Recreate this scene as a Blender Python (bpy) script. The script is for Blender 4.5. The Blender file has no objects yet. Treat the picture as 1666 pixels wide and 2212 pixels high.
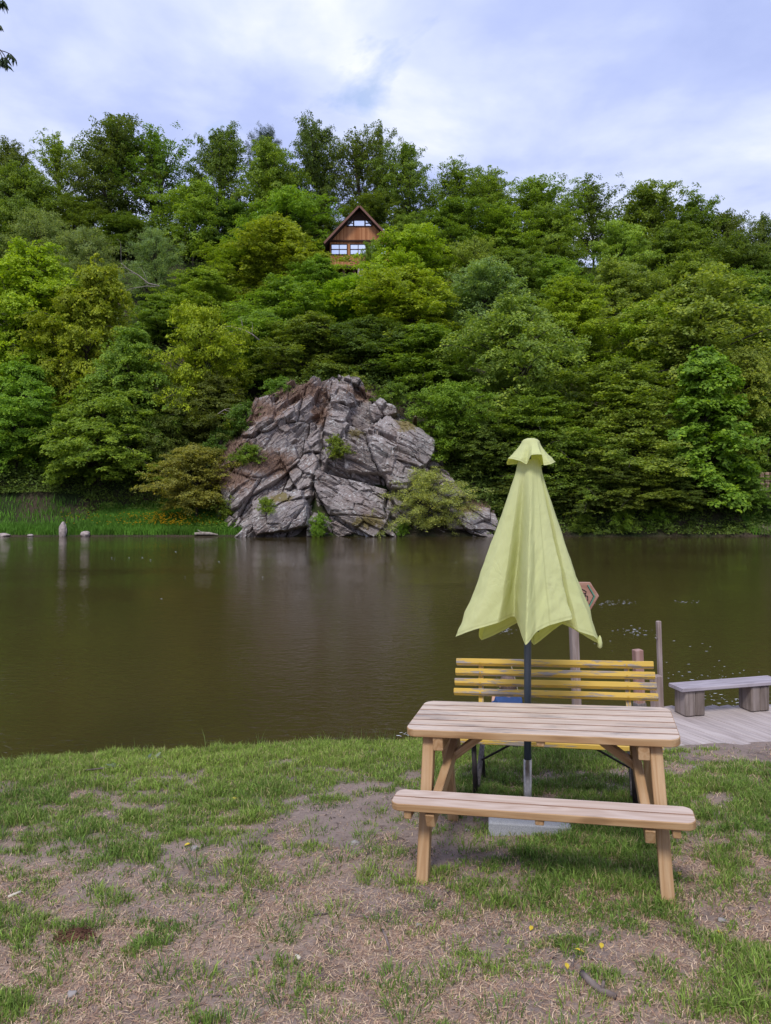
import bpy, math, random
import numpy as np
from mathutils import Matrix, Vector
rng = np.random.default_rng(7)
random.seed(7)
SC = bpy.context.scene
COL = SC.collection
PI = math.pi
# ------------------------------------------------------------------ camera numbers
F, CX, YH, H = 1572.7, 833.0, 1068.4, 2.1          # a 1666 x 2212 view of the photograph, eye 2.1 m over the table's ground
def P(xv, yv, Y):
    return Vector(((xv - CX) / F * Y, Y, H - (yv - YH) / F * Y))

# ------------------------------------------------------------------ noise
def _hash(ix, iy, iz, seed):
    h = (ix.astype(np.int64) * 374761393 + iy.astype(np.int64) * 668265263 + iz.astype(np.int64) * 2147483647 + seed * 974634777) & 0x7fffffff
    h = ((h ^ (h >> 13)) * 1274126177) & 0x7fffffff
    h = ((h ^ (h >> 15)) * 1103515245) & 0x7fffffff
    return ((h ^ (h >> 16)) & 0xffff) / 65535.0
def vnoise(x, y, z=None, seed=0):
    x = np.asarray(x, float); y = np.asarray(y, float)
    z = np.zeros_like(x) if z is None else np.asarray(z, float)
    x, y, z = np.broadcast_arrays(x, y, z)
    ix, iy, iz = np.floor(x), np.floor(y), np.floor(z)
    fx, fy, fz = x - ix, y - iy, z - iz
    u, v, w = [f * f * (3 - 2 * f) for f in (fx, fy, fz)]
    r = 0
    for a in (0, 1):
        for b in (0, 1):
            for c in (0, 1):
                r = r + _hash(ix + a, iy + b, iz + c, seed) * (u if a else 1 - u) * (v if b else 1 - v) * (w if c else 1 - w)
    return r * 2 - 1
def fbm(x, y, z=None, seed=0, n=4):
    r = 0; a = 1.0; s = 1.0; t = 0
    for i in range(n):
        r = r + a * vnoise(np.asarray(x) * s, np.asarray(y) * s, None if z is None else np.asarray(z) * s, seed + i * 17)
        t += a; a *= .5; s *= 2.03
    return r / t
def sstep(a, b, x):
    t = np.clip((np.asarray(x, float) - a) / (b - a), 0, 1)
    return t * t * (3 - 2 * t)

# ------------------------------------------------------------------ materials
class NT:
    def __init__(s, name):
        s.m = bpy.data.materials.new(name); s.m.use_nodes = True
        s.t = s.m.node_tree; s.t.nodes.clear()
        s.out = s.n('ShaderNodeOutputMaterial')
    def n(s, typ, **kw):
        nd = s.t.nodes.new(typ)
        for k, v in kw.items():
            if k.startswith('i_'):
                key = k[2:]; key = int(key) if key.isdigit() else key.replace('_', ' ')
                s.set(nd.inputs[key], v)
            else: setattr(nd, k, v)
        return nd
    def set(s, sock, v):
        if isinstance(v, bpy.types.NodeSocket): s.t.links.new(v, sock)
        elif isinstance(v, bpy.types.Node): s.t.links.new(v.outputs[0], sock)
        else:
            if isinstance(v, (tuple, list)) and len(v) == 3 and sock.type == 'RGBA': v = (*v, 1)
            sock.default_value = v
    def ramp(s, fac, stops, interp='LINEAR'):
        nd = s.n('ShaderNodeValToRGB'); cr = nd.color_ramp; cr.interpolation = interp
        while len(cr.elements) < len(stops): cr.elements.new(.5)
        for e, (p, c) in zip(cr.elements, stops):
            e.position = p; e.color = (*c, 1) if len(c) == 3 else c
        s.set(nd.inputs[0], fac); return nd.outputs[0]
    def mix(s, fac, a, b, mode='MIX'):
        nd = s.n('ShaderNodeMix', data_type='RGBA', blend_type=mode, clamp_factor=True)
        s.set(nd.inputs[0], fac); s.set(nd.inputs[6], a); s.set(nd.inputs[7], b); return nd.outputs[2]
    def math(s, op, a, b=0.0, c=None):
        nd = s.n('ShaderNodeMath', operation=op); s.set(nd.inputs[0], a); s.set(nd.inputs[1], b)
        if c is not None: s.set(nd.inputs[2], c)
        return nd.outputs[0]
    def map(s, vec, scale=(1, 1, 1), rot=(0, 0, 0), loc=(0, 0, 0)):
        nd = s.n('ShaderNodeMapping'); s.set(nd.inputs[0], vec)
        nd.inputs[1].default_value = loc; nd.inputs[2].default_value = rot; nd.inputs[3].default_value = scale
        return nd.outputs[0]
    def noise(s, vec, scale=1.0, detail=4.0, rough=.55, dist=0.0):
        nd = s.n('ShaderNodeTexNoise'); s.set(nd.inputs['Vector'], vec)
        nd.inputs['Scale'].default_value = scale; nd.inputs['Detail'].default_value = detail
        nd.inputs['Roughness'].default_value = rough; nd.inputs['Distortion'].default_value = dist
        return nd.outputs[0]
    def vor(s, vec, scale=1.0, feature='F1', out=0, rand=1.0):
        nd = s.n('ShaderNodeTexVoronoi', feature=feature); s.set(nd.inputs['Vector'], vec)
        nd.inputs['Scale'].default_value = scale; nd.inputs['Randomness'].default_value = rand
        return nd.outputs[out]
    def obj(s): return s.n('ShaderNodeTexCoord').outputs['Object']
    def geo(s): return s.n('ShaderNodeNewGeometry').outputs['Position']
    def attr(s, name, out=0): return s.n('ShaderNodeAttribute', attribute_name=name).outputs[out]
    def bump(s, h, strength=.3, dist=.01):
        nd = s.n('ShaderNodeBump'); nd.inputs['Strength'].default_value = strength; nd.inputs['Distance'].default_value = dist
        s.set(nd.inputs['Height'], h); return nd.outputs[0]
    def pbr(s, col, rough=.7, metal=0.0, spec=.3, normal=None):
        p = s.n('ShaderNodeBsdfPrincipled'); s.set(p.inputs['Base Color'], col); s.set(p.inputs['Roughness'], rough)
        s.set(p.inputs['Metallic'], metal); s.set(p.inputs['Specular IOR Level'], spec)
        if normal is not None: s.set(p.inputs['Normal'], normal)
        return p
    def done(s, sh):
        s.t.links.new(sh if isinstance(sh, bpy.types.NodeSocket) else sh.outputs[0], s.out.inputs[0]); return s.m

def m_leaf(name='leaf', trans=.42, tcol=(1.25, 1.25, .45)):
    n = NT(name)
    oc = n.n('ShaderNodeObjectInfo').outputs['Color']
    tint = n.attr('tint')                       # r: lightness, g: young yellow leaf
    sep = n.n('ShaderNodeSeparateColor'); n.set(sep.inputs[0], tint)
    c = n.mix(sep.outputs[1], oc, n.mix(1.0, oc, (1.55, 1.32, .6), 'MULTIPLY'))
    c = n.mix(1.0, c, n.ramp(sep.outputs[0], [(0, (.55, .6, .6)), (1, (1.35, 1.3, 1.25))]), 'MULTIPLY')
    p = n.pbr(c, .55, 0, .22)
    tr = n.n('ShaderNodeBsdfTranslucent'); n.set(tr.inputs[0], n.mix(1.0, c, tcol, 'MULTIPLY'))
    ms = n.n('ShaderNodeMixShader'); ms.inputs[0].default_value = trans
    n.t.links.new(p.outputs[0], ms.inputs[1]); n.t.links.new(tr.outputs[0], ms.inputs[2])
    return n.done(ms)
def m_vcol(name, rough=.7, trans=0.0, spec=.2):
    n = NT(name); c = n.attr('tint')
    p = n.pbr(c, rough, 0, spec)
    if not trans: return n.done(p)
    tr = n.n('ShaderNodeBsdfTranslucent'); n.set(tr.inputs[0], c)
    ms = n.n('ShaderNodeMixShader'); ms.inputs[0].default_value = trans
    n.t.links.new(p.outputs[0], ms.inputs[1]); n.t.links.new(tr.outputs[0], ms.inputs[2])
    return n.done(ms)
def m_bark(name, a, b):
    n = NT(name); o = n.obj()
    k = n.noise(n.map(o, (6, 6, 1.2)), 1.5, 5)
    return n.done(n.pbr(n.ramp(k, [(.3, a), (.7, b)]), .9, 0, .15, n.bump(k, .6, .03)))
def m_plain(name, col, rough=.6, metal=0, spec=.3, var=.15, scale=8, bump=.0):
    n = NT(name); k = n.noise(n.obj(), scale, 4)
    c = n.ramp(k, [(.25, tuple(x * (1 - var) for x in col)), (.75, tuple(min(1, x * (1 + var)) for x in col))])
    return n.done(n.pbr(c, rough, metal, spec, n.bump(k, bump, .005) if bump else None))
def m_wood(name, lo, mid, hi, stain=(.12, .1, .09), stain_amt=.35, ring=14, rough=.75, knots=.0, gap=.2):
    """grain runs along the x axis of the attribute 'grain'"""
    n = NT(name); g = n.attr('grain', 1)
    big = n.noise(n.map(g, (.9, 9, 9)), 1.0, 2, .5, .3)
    rings = n.math('PINGPONG', n.math('MULTIPLY', big, ring), 1.0)
    fine = n.noise(n.map(g, (6, 160, 160)), 1.0, 3)
    k = n.math('ADD', n.math('MULTIPLY', rings, .38), n.math('MULTIPLY', fine, .42))
    k = n.math('ADD', k, n.math('MULTIPLY', n.noise(n.map(g, (.08, 1.1, .9)), 1.0, 0), .40))
    c = n.ramp(k, [(.22, lo), (.58, mid), (.92, hi)])
    st = n.noise(n.map(g, (2.6, 16, 16), loc=(3, 7, 1)), 1.0, 7, .75)
    c = n.mix(n.math('MULTIPLY', n.ramp(st, [(.50, (0, 0, 0)), (.70, (1, 1, 1))]), stain_amt), c, stain)
    if knots:
        v = n.vor(n.map(g, (1.5, 5.5, 5.5)), 1.0)
        c = n.mix(n.ramp(v, [(.09, (knots,) * 3), (.14, (0, 0, 0))]), c, tuple(x * .55 for x in lo))
    return n.done(n.pbr(c, rough, 0, .25, n.bump(k, .25, .002)))

M = {}
M['leaf'] = m_leaf()
M['willow_leaf'] = m_leaf('willow_leaf', .3)
M['needle'] = m_leaf('needle', .1)
M['bark'] = m_bark('bark', (.035, .028, .022), (.10, .085, .07))
M['pale_bark'] = m_bark('pale_bark', (.16, .13, .11), (.38, .33, .29))
M['grass'] = m_vcol('grass_blade', .55, .3)
M['straw'] = m_vcol('straw', .8)
M['flower'] = m_plain('yellow_petal', (.85, .55, .02), .6)
M['table_top'] = m_wood('weathered_larch', (.45, .345, .27), (.55, .435, .355), (.64, .535, .455), (.20, .175, .17), .95, 9, .7, .5)
M['seat_top'] = m_wood('pale_larch', (.42, .305, .235), (.53, .41, .335), (.61, .50, .425), (.5, .42, .4), .3, 16, .7, .6)
M['honey'] = m_wood('honey_larch', (.26, .145, .064), (.37, .222, .108), (.455, .305, .17), (.20, .11, .06), .35, 14, .6, .4)
M['groove'] = m_wood('brown_groove', (.14, .075, .045), (.22, .125, .08), (.30, .18, .12))
M['deck_wood'] = m_wood('silver_deck_wood', (.29, .24, .225), (.39, .33, .31), (.49, .425, .40), (.22, .19, .18), .45, 10, .85)
M['post_wood'] = m_wood('grey_brown_post_wood', (.17, .12, .10), (.28, .215, .19), (.38, .31, .29), (.10, .07, .06), .5, 12, .85)
M['red_post_wood'] = m_wood('reddish_post_wood', (.20, .105, .085), (.31, .18, .15), (.40, .27, .24), (.12, .07, .06), .5, 12, .85)
M['grey_plank'] = m_wood('grey_plank', (.24, .21, .23), (.33, .29, .32), (.43, .39, .42), (.14, .12, .12), .5, 10, .85)
M['block_wood'] = m_wood('dark_weathered_block', (.11, .085, .07), (.20, .16, .14), (.31, .26, .24), (.06, .05, .04), .5, 8, .9)
M['sign_wood'] = m_wood('sign_wood', (.24, .12, .085), (.36, .19, .135), (.42, .25, .19), (.2, .1, .08), .3, 9, .7)
def m_yellow():
    n = NT('chipped_yellow_paint'); g = n.attr('grain', 1)
    k = n.noise(n.map(g, (4, 38, 38)), 1.0, 7, .72)
    big = n.noise(n.map(g, (2.2, 7, 7), loc=(5, 1, 2)), 1.0, 3)
    e = n.math('ADD', n.math('MULTIPLY', k, .85), n.math('MULTIPLY', big, .27))
    m = n.ramp(e, [(.575, (0, 0, 0)), (.61, (1, 1, 1))])
    c = n.mix(n.noise(n.map(g, (3, 40, 40)), 1.0, 4), (.53, .325, .040), (.69, .48, .115))
    w = n.mix(n.noise(n.map(g, (8, 120, 120)), 1.0, 3), (.20, .17, .15), (.42, .36, .32))
    c = n.mix(m, c, w)
    return n.done(n.pbr(c, .6, 0, .35, n.bump(n.math('SUBTRACT', 1.0, m), .5, .002)))
M['yellow'] = m_yellow()
M['iron'] = m_plain('dark_iron', (.028, .020, .020), .55, 0, .4, .5, 30, .2)
M['rusty'] = m_plain('lichened_iron', (.17, .15, .145), .8, 0, .2, .5, 60, .3)
M['bolt'] = m_plain('painted_bolt', (.55, .36, .06), .5)
M['pole_paint'] = m_plain('slate_blue_paint', (.060, .078, .105), .42, 0, .45, .08, 4)
M['steel'] = m_plain('brushed_steel', (.42, .38, .33), .38, .85, .5, .35, 25)
M['black_plastic'] = m_plain('black_plastic', (.012, .012, .013), .5)
M['rope'] = m_plain('blue_rope', (.03, .16, .36), .8, 0, .2, .4, 120)
M['stake'] = m_plain('dark_stake', (.10, .075, .06), .9, 0, .1, .4, 30, .5)
M['twig'] = m_bark('twig', (.07, .05, .045), (.26, .21, .19))
M['stick_pale'] = m_plain('peeled_stick', (.62, .55, .45), .7)
def m_concrete():
    n = NT('concrete'); o = n.obj()
    k = n.noise(o, 180, 3, .7); b = n.noise(o, 5, 4)
    c = n.mix(n.ramp(k, [(.35, (0, 0, 0)), (.68, (1, 1, 1))]), (.25, .26, .29), (.50, .51, .54))
    c = n.mix(n.math('MULTIPLY', b, .35), c, (.22, .21, .2))
    return n.done(n.pbr(c, .9, 0, .2, n.bump(k, .5, .003)))
M['concrete'] = m_concrete()
def m_fabric():
    n = NT('lime_fabric'); o = n.obj()
    b = n.noise(n.map(o, (3, 3, 1.2)), 1.5, 4)
    sp = n.noise(n.map(o, (1, 1, .6), loc=(2, 3, 1)), 9, 5, .7)
    c = n.ramp(b, [(.3, (.60, .64, .31)), (.7, (.665, .695, .36))])
    c = n.mix(n.ramp(sp, [(.58, (0, 0, 0)), (.8, (.45, .45, .45))]), c, (.44, .43, .27))
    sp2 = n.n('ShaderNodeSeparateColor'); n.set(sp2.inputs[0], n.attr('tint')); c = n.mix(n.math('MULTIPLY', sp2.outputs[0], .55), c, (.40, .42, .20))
    cr = n.noise(n.map(o, (7, 7, 3), (.5, .3, 0)), 1.6, 3, .55, 1.2)
    cr = n.math('ABSOLUTE', n.math('SUBTRACT', cr, .5))
    p = n.pbr(c, .85, 0, .15, n.bump(cr, .6, .014))
    tr = n.n('ShaderNodeBsdfTranslucent'); n.set(tr.inputs[0], (.72, .70, .05, 1))
    ms = n.n('ShaderNodeMixShader'); ms.inputs[0].default_value = .28
    n.t.links.new(p.outputs[0], ms.inputs[1]); n.t.links.new(tr.outputs[0], ms.inputs[2])
    return n.done(ms)
M['fabric'] = m_fabric()
def m_water():
    n = NT('murky_water'); g = n.geo()
    big = n.noise(n.map(g, (.08, .16, .1)), 1.0, 3, .5, .4)
    a = n.noise(n.map(g, (1.5, 3.0, 1)), 1.0, 3, .5, .3)
    b = n.noise(n.map(g, (5.0, 9.5, 1), (0, 0, .25)), 1.0, 3, .55, .5)
    amp = n.ramp(big, [(.35, (.25,) * 3), (.65, (1,) * 3)])
    h = n.math('ADD', n.math('MULTIPLY', a, .6), n.math('MULTIPLY', n.math('MULTIPLY', b, 1.5), amp))
    c = n.mix(n.noise(n.map(g, (.05, .12, .1)), 1.0, 3), (.042, .0305, .0105), (.055, .0405, .015))
    p = n.pbr(c, .03, 0, .5, n.bump(h, .14, .07)); p.inputs['IOR'].default_value = 1.33
    return n.done(p)
M['water'] = m_water()
M['foam_and_glints'] = m_plain('foam_and_glints', (.8, .82, .85), .5)
def m_ground():
    n = NT('trodden_earth'); g = n.geo()
    a = n.noise(g, 1.1, 6, .6); b = n.noise(g, 9, 6, .65, .3); f = n.noise(g, 70, 4, .7)
    c = n.mix(b, (.17, .128, .108), (.33, .258, .222))
    straw = n.math('ADD', n.math('MULTIPLY', a, .6), n.math('MULTIPLY', f, .35))
    gr = n.attr('cover')
    sp = n.n('ShaderNodeSeparateColor'); n.set(sp.inputs[0], gr)
    c = n.mix(n.math('MULTIPLY', n.ramp(straw, [(.42, (0, 0, 0)), (.66, (1, 1, 1))]), sp.outputs[1]), c, (.40, .27, .185))
    c = n.mix(n.math('MULTIPLY', n.ramp(n.noise(g, 34, 5, .7), [(.35, (0,) * 3), (.6, (1,) * 3)]), n.math('MULTIPLY', sp.outputs[0], .6)), c, (.07, .10, .025))
    c = n.mix(n.ramp(f, [(.32, (.75, .75, .75)), (.44, (0, 0, 0))]), c, (.06, .045, .036))
    dk = n.math('MULTIPLY', n.ramp(n.noise(g, 2.1, 5, .65), [(.52, (0,) * 3), (.62, (.7,) * 3)]), n.ramp(b, [(.35, (0,) * 3), (.6, (1,) * 3)]))
    c = n.mix(dk, c, (.095, .075, .070))
    h = n.math('ADD', n.math('MULTIPLY', b, .6), n.math('MULTIPLY', f, .4))
    return n.done(n.pbr(c, .95, 0, .1, n.bump(h, .8, .02)))
M['ground'] = m_ground()
def m_hill():
    n = NT('forest_floor'); g = n.geo()
    a = n.noise(g, .35, 6, .6); b = n.noise(g, 4, 5, .65)
    c = n.mix(b, (.035, .027, .018), (.10, .075, .055))
    c = n.mix(n.ramp(a, [(.42, (0, 0, 0)), (.6, (1, 1, 1))]), c, (.03, .045, .015))
    return n.done(n.pbr(c, .95, 0, .1, n.bump(b, .9, .25)))
M['hill'] = m_hill()
def m_rock():
    n = NT('schist_rock'); g = n.obj()
    str_ = n.attr('grain', 1)
    lay = n.noise(n.map(str_, (.45, .45, 5.5)), 1.0, 6, .68, .3)
    b = n.noise(g, .55, 5, .6); f = n.noise(g, 5, 6, .72)
    mx_ = n.math('ADD', n.math('MULTIPLY', lay, .50), n.math('MULTIPLY', n.noise(g, 2.2, 6, .75), .50))
    c = n.ramp(mx_, [(.28, (.10, .085, .082)), (.45, (.225, .192, .182)), (.58, (.355, .315, .298)), (.75, (.52, .48, .455))])
    c = n.mix(n.ramp(b, [(.45, (0, 0, 0)), (.64, (.6,) * 3)]), c, (.20, .142, .118))      # iron brown
    lich = n.math('MULTIPLY', n.ramp(f, [(.52, (0, 0, 0)), (.60, (1, 1, 1))]), n.ramp(n.noise(g, .8, 3), [(.40, (0,) * 3), (.58, (1,) * 3)]))
    c = n.mix(n.math('MULTIPLY', lich, .85), c, (.55, .55, .53))
    veg = n.attr('tint')
    sp = n.n('ShaderNodeSeparateColor'); n.set(sp.inputs[0], veg)
    nz = n.noise(g, 2.6, 6, .7)
    mm = n.ramp(n.math('ADD', nz, n.math('MULTIPLY', sp.outputs[0], .45)), [(.70, (0,) * 3), (.86, (.85,) * 3)])
    c = n.mix(mm, c, n.mix(f, (.09, .075, .018), (.22, .17, .04)))                          # moss cushions
    dm = n.ramp(n.math('ADD', nz, n.math('MULTIPLY', sp.outputs[1], .45)), [(.60, (0,) * 3), (.80, (1,) * 3)])
    c = n.mix(dm, c, n.mix(f, (.16, .10, .075), (.30, .20, .15)))                         # dead grass and litter on ledges
    wl = n.n('ShaderNodeSeparateXYZ'); n.set(wl.inputs[0], n.geo())
    wz = n.ramp(n.math('ADD', wl.outputs[2], n.math('MULTIPLY', f, .25)), [(0.0, (.8,) * 3), (.01, (0,) * 3)])
    return n.done(n.pbr(c, .85, 0, .2, n.bump(n.math('ADD', n.math('MULTIPLY', lay, .8), n.math('MULTIPLY', f, .35)), .8, .18)))
M['rock'] = m_rock()
M['stone'] = m_plain('bank_stone', (.36, .30, .28), .9, 0, .2, .4, 5, .6)
def m_boards():
    n = NT('orange_board_cladding'); o = n.obj()
    w = n.math('FRACT', n.math('MULTIPLY', n.n('ShaderNodeSeparateXYZ', i_0=o).outputs[0], 5.5))
    idn = n.math('FLOOR', n.math('MULTIPLY', n.n('ShaderNodeSeparateXYZ', i_0=o).outputs[0], 5.5))
    wn = n.n('ShaderNodeTexWhiteNoise', noise_dimensions='1D'); n.set(wn.inputs[1], idn)
    g = n.noise(n.map(o, (9, 9, 1.2)), 1.0, 5, .65)
    c = n.mix(wn.outputs[0], (.30, .115, .045), (.50, .235, .11))
    c = n.mix(n.ramp(g, [(.55, (0,) * 3), (.8, (.7,) * 3)]), c, (.13, .05, .025))
    c = n.mix(n.ramp(w, [(.0, (.85,) * 3), (.10, (0,) * 3)]), c, (.06, .025, .015))
    return n.done(n.pbr(c, .75, 0, .2))
M['cladding'] = m_boards()
M['dark_timber_and_shade'] = m_plain('dark_timber_and_shade', (.05, .025, .018), .8, 0, .2, .3, 3)  # beams and frames, also the shadow painted on the upper gable
M['roof'] = m_plain('brown_roof', (.06, .035, .03), .85, 0, .2, .3, 6)
M['fascia'] = m_plain('brown_fascia', (.17, .085, .065), .7, 0, .2, .2, 3)
M['white_frame'] = m_plain('window_frame', (.30, .21, .19), .6)
def m_glass():
    n = NT('window_glass')
    p = n.pbr((.78, .84, .95), .04, .9, .8); return n.done(p)
M['glass'] = m_glass()
M['skin'] = m_plain('skin', (.55, .33, .24), .6)
M['hair'] = m_plain('brown_hair', (.13, .088, .075), .65, 0, .3, .5, 60, .3)
M['hoodie'] = m_plain('blue_jacket', (.04, .075, .19), .85, 0, .1, .2, 20, .2)
M['trousers'] = m_plain('dark_trousers', (.035, .045, .08), .9)
M['ink'] = m_plain('dark_paint', (.018, .014, .016), .7)
M['green_paint'] = m_plain('green_paint', (.10, .27, .19), .7)
M['white_paint'] = m_plain('pale_paint', (.45, .42, .42), .7)
M['brick'] = m_plain('tan_brick', (.34, .23, .17), .9, 0, .2, .35, 3, .4)
M['yellow_leaf'] = m_plain('yellow_leaf', (.62, .47, .05), .6)
M['fibre'] = m_bark('brown_fibre', (.05, .025, .016), (.17, .085, .055))
M['white_stone'] = m_plain('pale_pebble', (.30, .27, .255), .8)

# ------------------------------------------------------------------ mesh helpers
def np_mesh(name, V, faces, mats, attrs=None, smooth=False, mat_idx=None):
    """faces: list of int arrays (n,k)"""
    me = bpy.data.meshes.new(name)
    V = np.ascontiguousarray(V, dtype=np.float32)
    me.vertices.add(len(V)); me.vertices.foreach_set('co', V.ravel())
    loops = np.concatenate([f.ravel() for f in faces]).astype(np.int32)
    tot = np.concatenate([np.full(len(f), f.shape[1], np.int32) for f in faces])
    start = np.concatenate([[0], np.cumsum(tot)[:-1]]).astype(np.int32)
    me.loops.add(len(loops)); me.loops.foreach_set('vertex_index', loops)
    me.polygons.add(len(tot)); me.polygons.foreach_set('loop_start', start)
    if mat_idx is not None: me.polygons.foreach_set('material_index', np.asarray(mat_idx, np.int32))
    me.update(calc_edges=True)
    me.polygons.foreach_set('use_smooth', np.full(len(tot), smooth))
    for k, (typ, arr) in (attrs or {}).items():
        a = me.attributes.new(k, typ, 'POINT')
        a.data.foreach_set('color' if typ == 'FLOAT_COLOR' else 'vector' if typ == 'FLOAT_VECTOR' else 'value', np.ascontiguousarray(arr, np.float32).ravel())
    for m in (mats if isinstance(mats, (list, tuple)) else [mats]): me.materials.append(m)
    me.validate()
    return me
def link(name, me, parent=None, loc=None, mat=None):
    o = bpy.data.objects.new(name, me); COL.objects.link(o)
    if parent is not None: o.parent = parent
    if loc is not None: o.location = loc
    if mat is not None: o.matrix_world = mat
    return o
def tag(o, label=None, cat=None, group=None, kind=None):
    for k, v in (('label', label), ('category', cat), ('group', group), ('kind', kind)):
        if v: o[k] = v
    return o
def thing(name, label, cat, loc=(0, 0, 0), rz=0, group=None, mat=None):
    o = bpy.data.objects.new(name, None); COL.objects.link(o); o.empty_display_size = .1
    if mat is not None: o.matrix_world = mat
    else: o.location = loc; o.rotation_euler = (0, 0, rz)
    return tag(o, label, cat, group)

class MB:
    def __init__(s): s.V = []; s.Fc = []; s.G = []; s.mi = []
    def add(s, V, F, G=None, mi=0):
        b = len(s.V); V = [Vector(v) for v in V]
        s.V += [tuple(v) for v in V]
        s.G += [tuple(g) for g in (G if G is not None else V)]
        for f in F: s.Fc.append([i + b for i in f])
        s.mi += ([mi] * len(F) if isinstance(mi, int) else list(mi))
        return s
    def beam(s, p0, p1, w, h, up=(0, 0, 1), ch=.004, mi=0, topmi=None, cb=None):
        """chamfered bar from p0 to p1, w across, h along up"""
        p0, p1 = Vector(p0), Vector(p1); d = (p1 - p0); L = d.length; d.normalize()
        side = d.cross(Vector(up)).normalized(); u = side.cross(d).normalized()
        ch = min(ch, w * .3, h * .3); a, b = w / 2, h / 2; cb = ch if cb is None else cb
        ring = [(-a + ch, -b), (a - cb, -b), (a, -b + cb), (a, b - ch), (a - ch, b), (-a + ch, b), (-a, b - ch), (-a, -b + ch)]
        off = Vector((random.uniform(0, 9), random.uniform(0, 9), random.uniform(0, 9)))
        V = []; G = []
        for t, k in ((0, 1 - ch / max(a, b)), (ch, 1), (L - ch, 1), (L, 1 - ch / max(a, b))):
            for (x, y) in ring:
                V.append(p0 + d * t + side * x * k + u * y * k); G.append(Vector((t, x, y)) + off)
        Fc = []; mis = []
        for r in range(3):
            for i in range(8):
                j = (i + 1) % 8
                Fc.append((r * 8 + i, r * 8 + j, r * 8 + 8 + j, r * 8 + 8 + i))
                mis.append(topmi if (topmi is not None and i == 4) else mi)
        Fc.append(tuple(range(7, -1, -1))); Fc.append(tuple(range(24, 32))); mis += [mi, mi]
        return s.add(V, Fc, G, mis)
    def prism(s, poly, z0, z1, bev=.004, mi=0, topmi=None, edge_mi=None, M4=None):
        """convex polygon (CCW) extruded z0..z1, bevelled top and bottom"""
        n = len(poly); pts = [Vector((x, y)) for x, y in poly]
        def inset(d):
            r = []
            for i in range(n):
                a, b, c = pts[i - 1], pts[i], pts[(i + 1) % n]
                e1 = (b - a).normalized(); e2 = (c - b).normalized()
                n1 = Vector((-e1.y, e1.x)); n2 = Vector((-e2.y, e2.x))
                m = (n1 + n2); m = m / max(.3, m.length_squared) * 2 * 1.0
                r.append(b + m * d)
            return r
        ins = inset(bev); off = Vector((random.uniform(0, 9), random.uniform(0, 9), random.uniform(0, 9)))
        V = [(p.x, p.y, z0) for p in ins] + [(p.x, p.y, z0 + bev) for p in pts] + [(p.x, p.y, z1 - bev) for p in pts] + [(p.x, p.y, z1) for p in ins]
        G = [Vector(v) + off for v in V]
        Fc = []; mis = []
        for r in range(3):
            for i in range(n):
                j = (i + 1) % n; Fc.append((r * n + i, r * n + j, r * n + n + j, r * n + n + i))
                mis.append((edge_mi or {}).get(i, mi) if r > 0 else mi)
        Fc.append(tuple(range(n - 1, -1, -1))); mis.append(mi)
        Fc.append(tuple(range(3 * n, 4 * n))); mis.append(topmi if topmi is not None else mi)
        if M4 is not None: V = [M4 @ Vector(v) for v in V]
        return s.add(V, Fc, G, mis)
    def box(s, c, d, mi=0, ch=.004):
        x, y, z = c; a, b, e = d
        return s.beam((x - a / 2, y, z), (x + a / 2, y, z), b, e, (0, 0, 1), ch, mi)
    def tube(s, pts, rad, n=8, mi=0, cap=True):
        pts = [Vector(p) for p in pts]; rad = rad if isinstance(rad, (list, tuple)) else [rad] * len(pts)
        V = []; G = []; Fc = []; L = 0
        for i, p in enumerate(pts):
            d = (pts[min(i + 1, len(pts) - 1)] - pts[max(i - 1, 0)]).normalized()
            a = d.cross(Vector((0, 0, 1)) if abs(d.z) < .9 else Vector((1, 0, 0))).normalized(); b = d.cross(a)
            if i: L += (p - pts[i - 1]).length
            for k in range(n):
                t = 2 * PI * k / n; V.append(p + (a * math.cos(t) + b * math.sin(t)) * rad[i]); G.append((L, math.cos(t) * rad[i], math.sin(t) * rad[i]))
        for i in range(len(pts) - 1):
            for k in range(n):
                j = (k + 1) % n; Fc.append((i * n + k, i * n + j, i * n + n + j, i * n + n + k))
        if cap: Fc.append(tuple(range(n - 1, -1, -1))); Fc.append(tuple(range((len(pts) - 1) * n, len(pts) * n)))
        return s.add(V, Fc, G, mi)
    def lathe(s, prof, n=24, c=(0, 0, 0), mi=0):
        V = []; Fc = []
        for r, z in prof:
            for k in range(n): t = 2 * PI * k / n; V.append((c[0] + r * math.cos(t), c[1] + r * math.sin(t), c[2] + z))
        for i in range(len(prof) - 1):
            for k in range(n): j = (k + 1) % n; Fc.append((i * n + k, i * n + j, i * n + n + j, i * n + n + k))
        return s.add(V, Fc, None, mi)
    def build(s, name, mats, parent=None, smooth=False, loc=None, mat=None):
        me = bpy.data.meshes.new(name); me.from_pydata(s.V, [], s.Fc)
        for m in (mats if isinstance(mats, (list, tuple)) else [mats]): me.materials.append(m)
        me.polygons.foreach_set('material_index', s.mi)
        me.polygons.foreach_set('use_smooth', [smooth] * len(s.Fc))
        a = me.attributes.new('grain', 'FLOAT_VECTOR', 'POINT'); a.data.foreach_set('vector', np.array(s.G, np.float32).ravel())
        me.update()
        return link(name, me, parent, loc, mat)

def grid_mesh(name, X, Y, Z, mats, attrs=None, smooth=True):
    ny, nx = X.shape
    V = np.stack([X, Y, Z], -1).reshape(-1, 3)
    i = np.arange(ny * nx).reshape(ny, nx)
    Fq = np.stack([i[:-1, :-1], i[:-1, 1:], i[1:, 1:], i[1:, :-1]], -1).reshape(-1, 4)
    return np_mesh(name, V, [Fq], mats, attrs, smooth)

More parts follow.
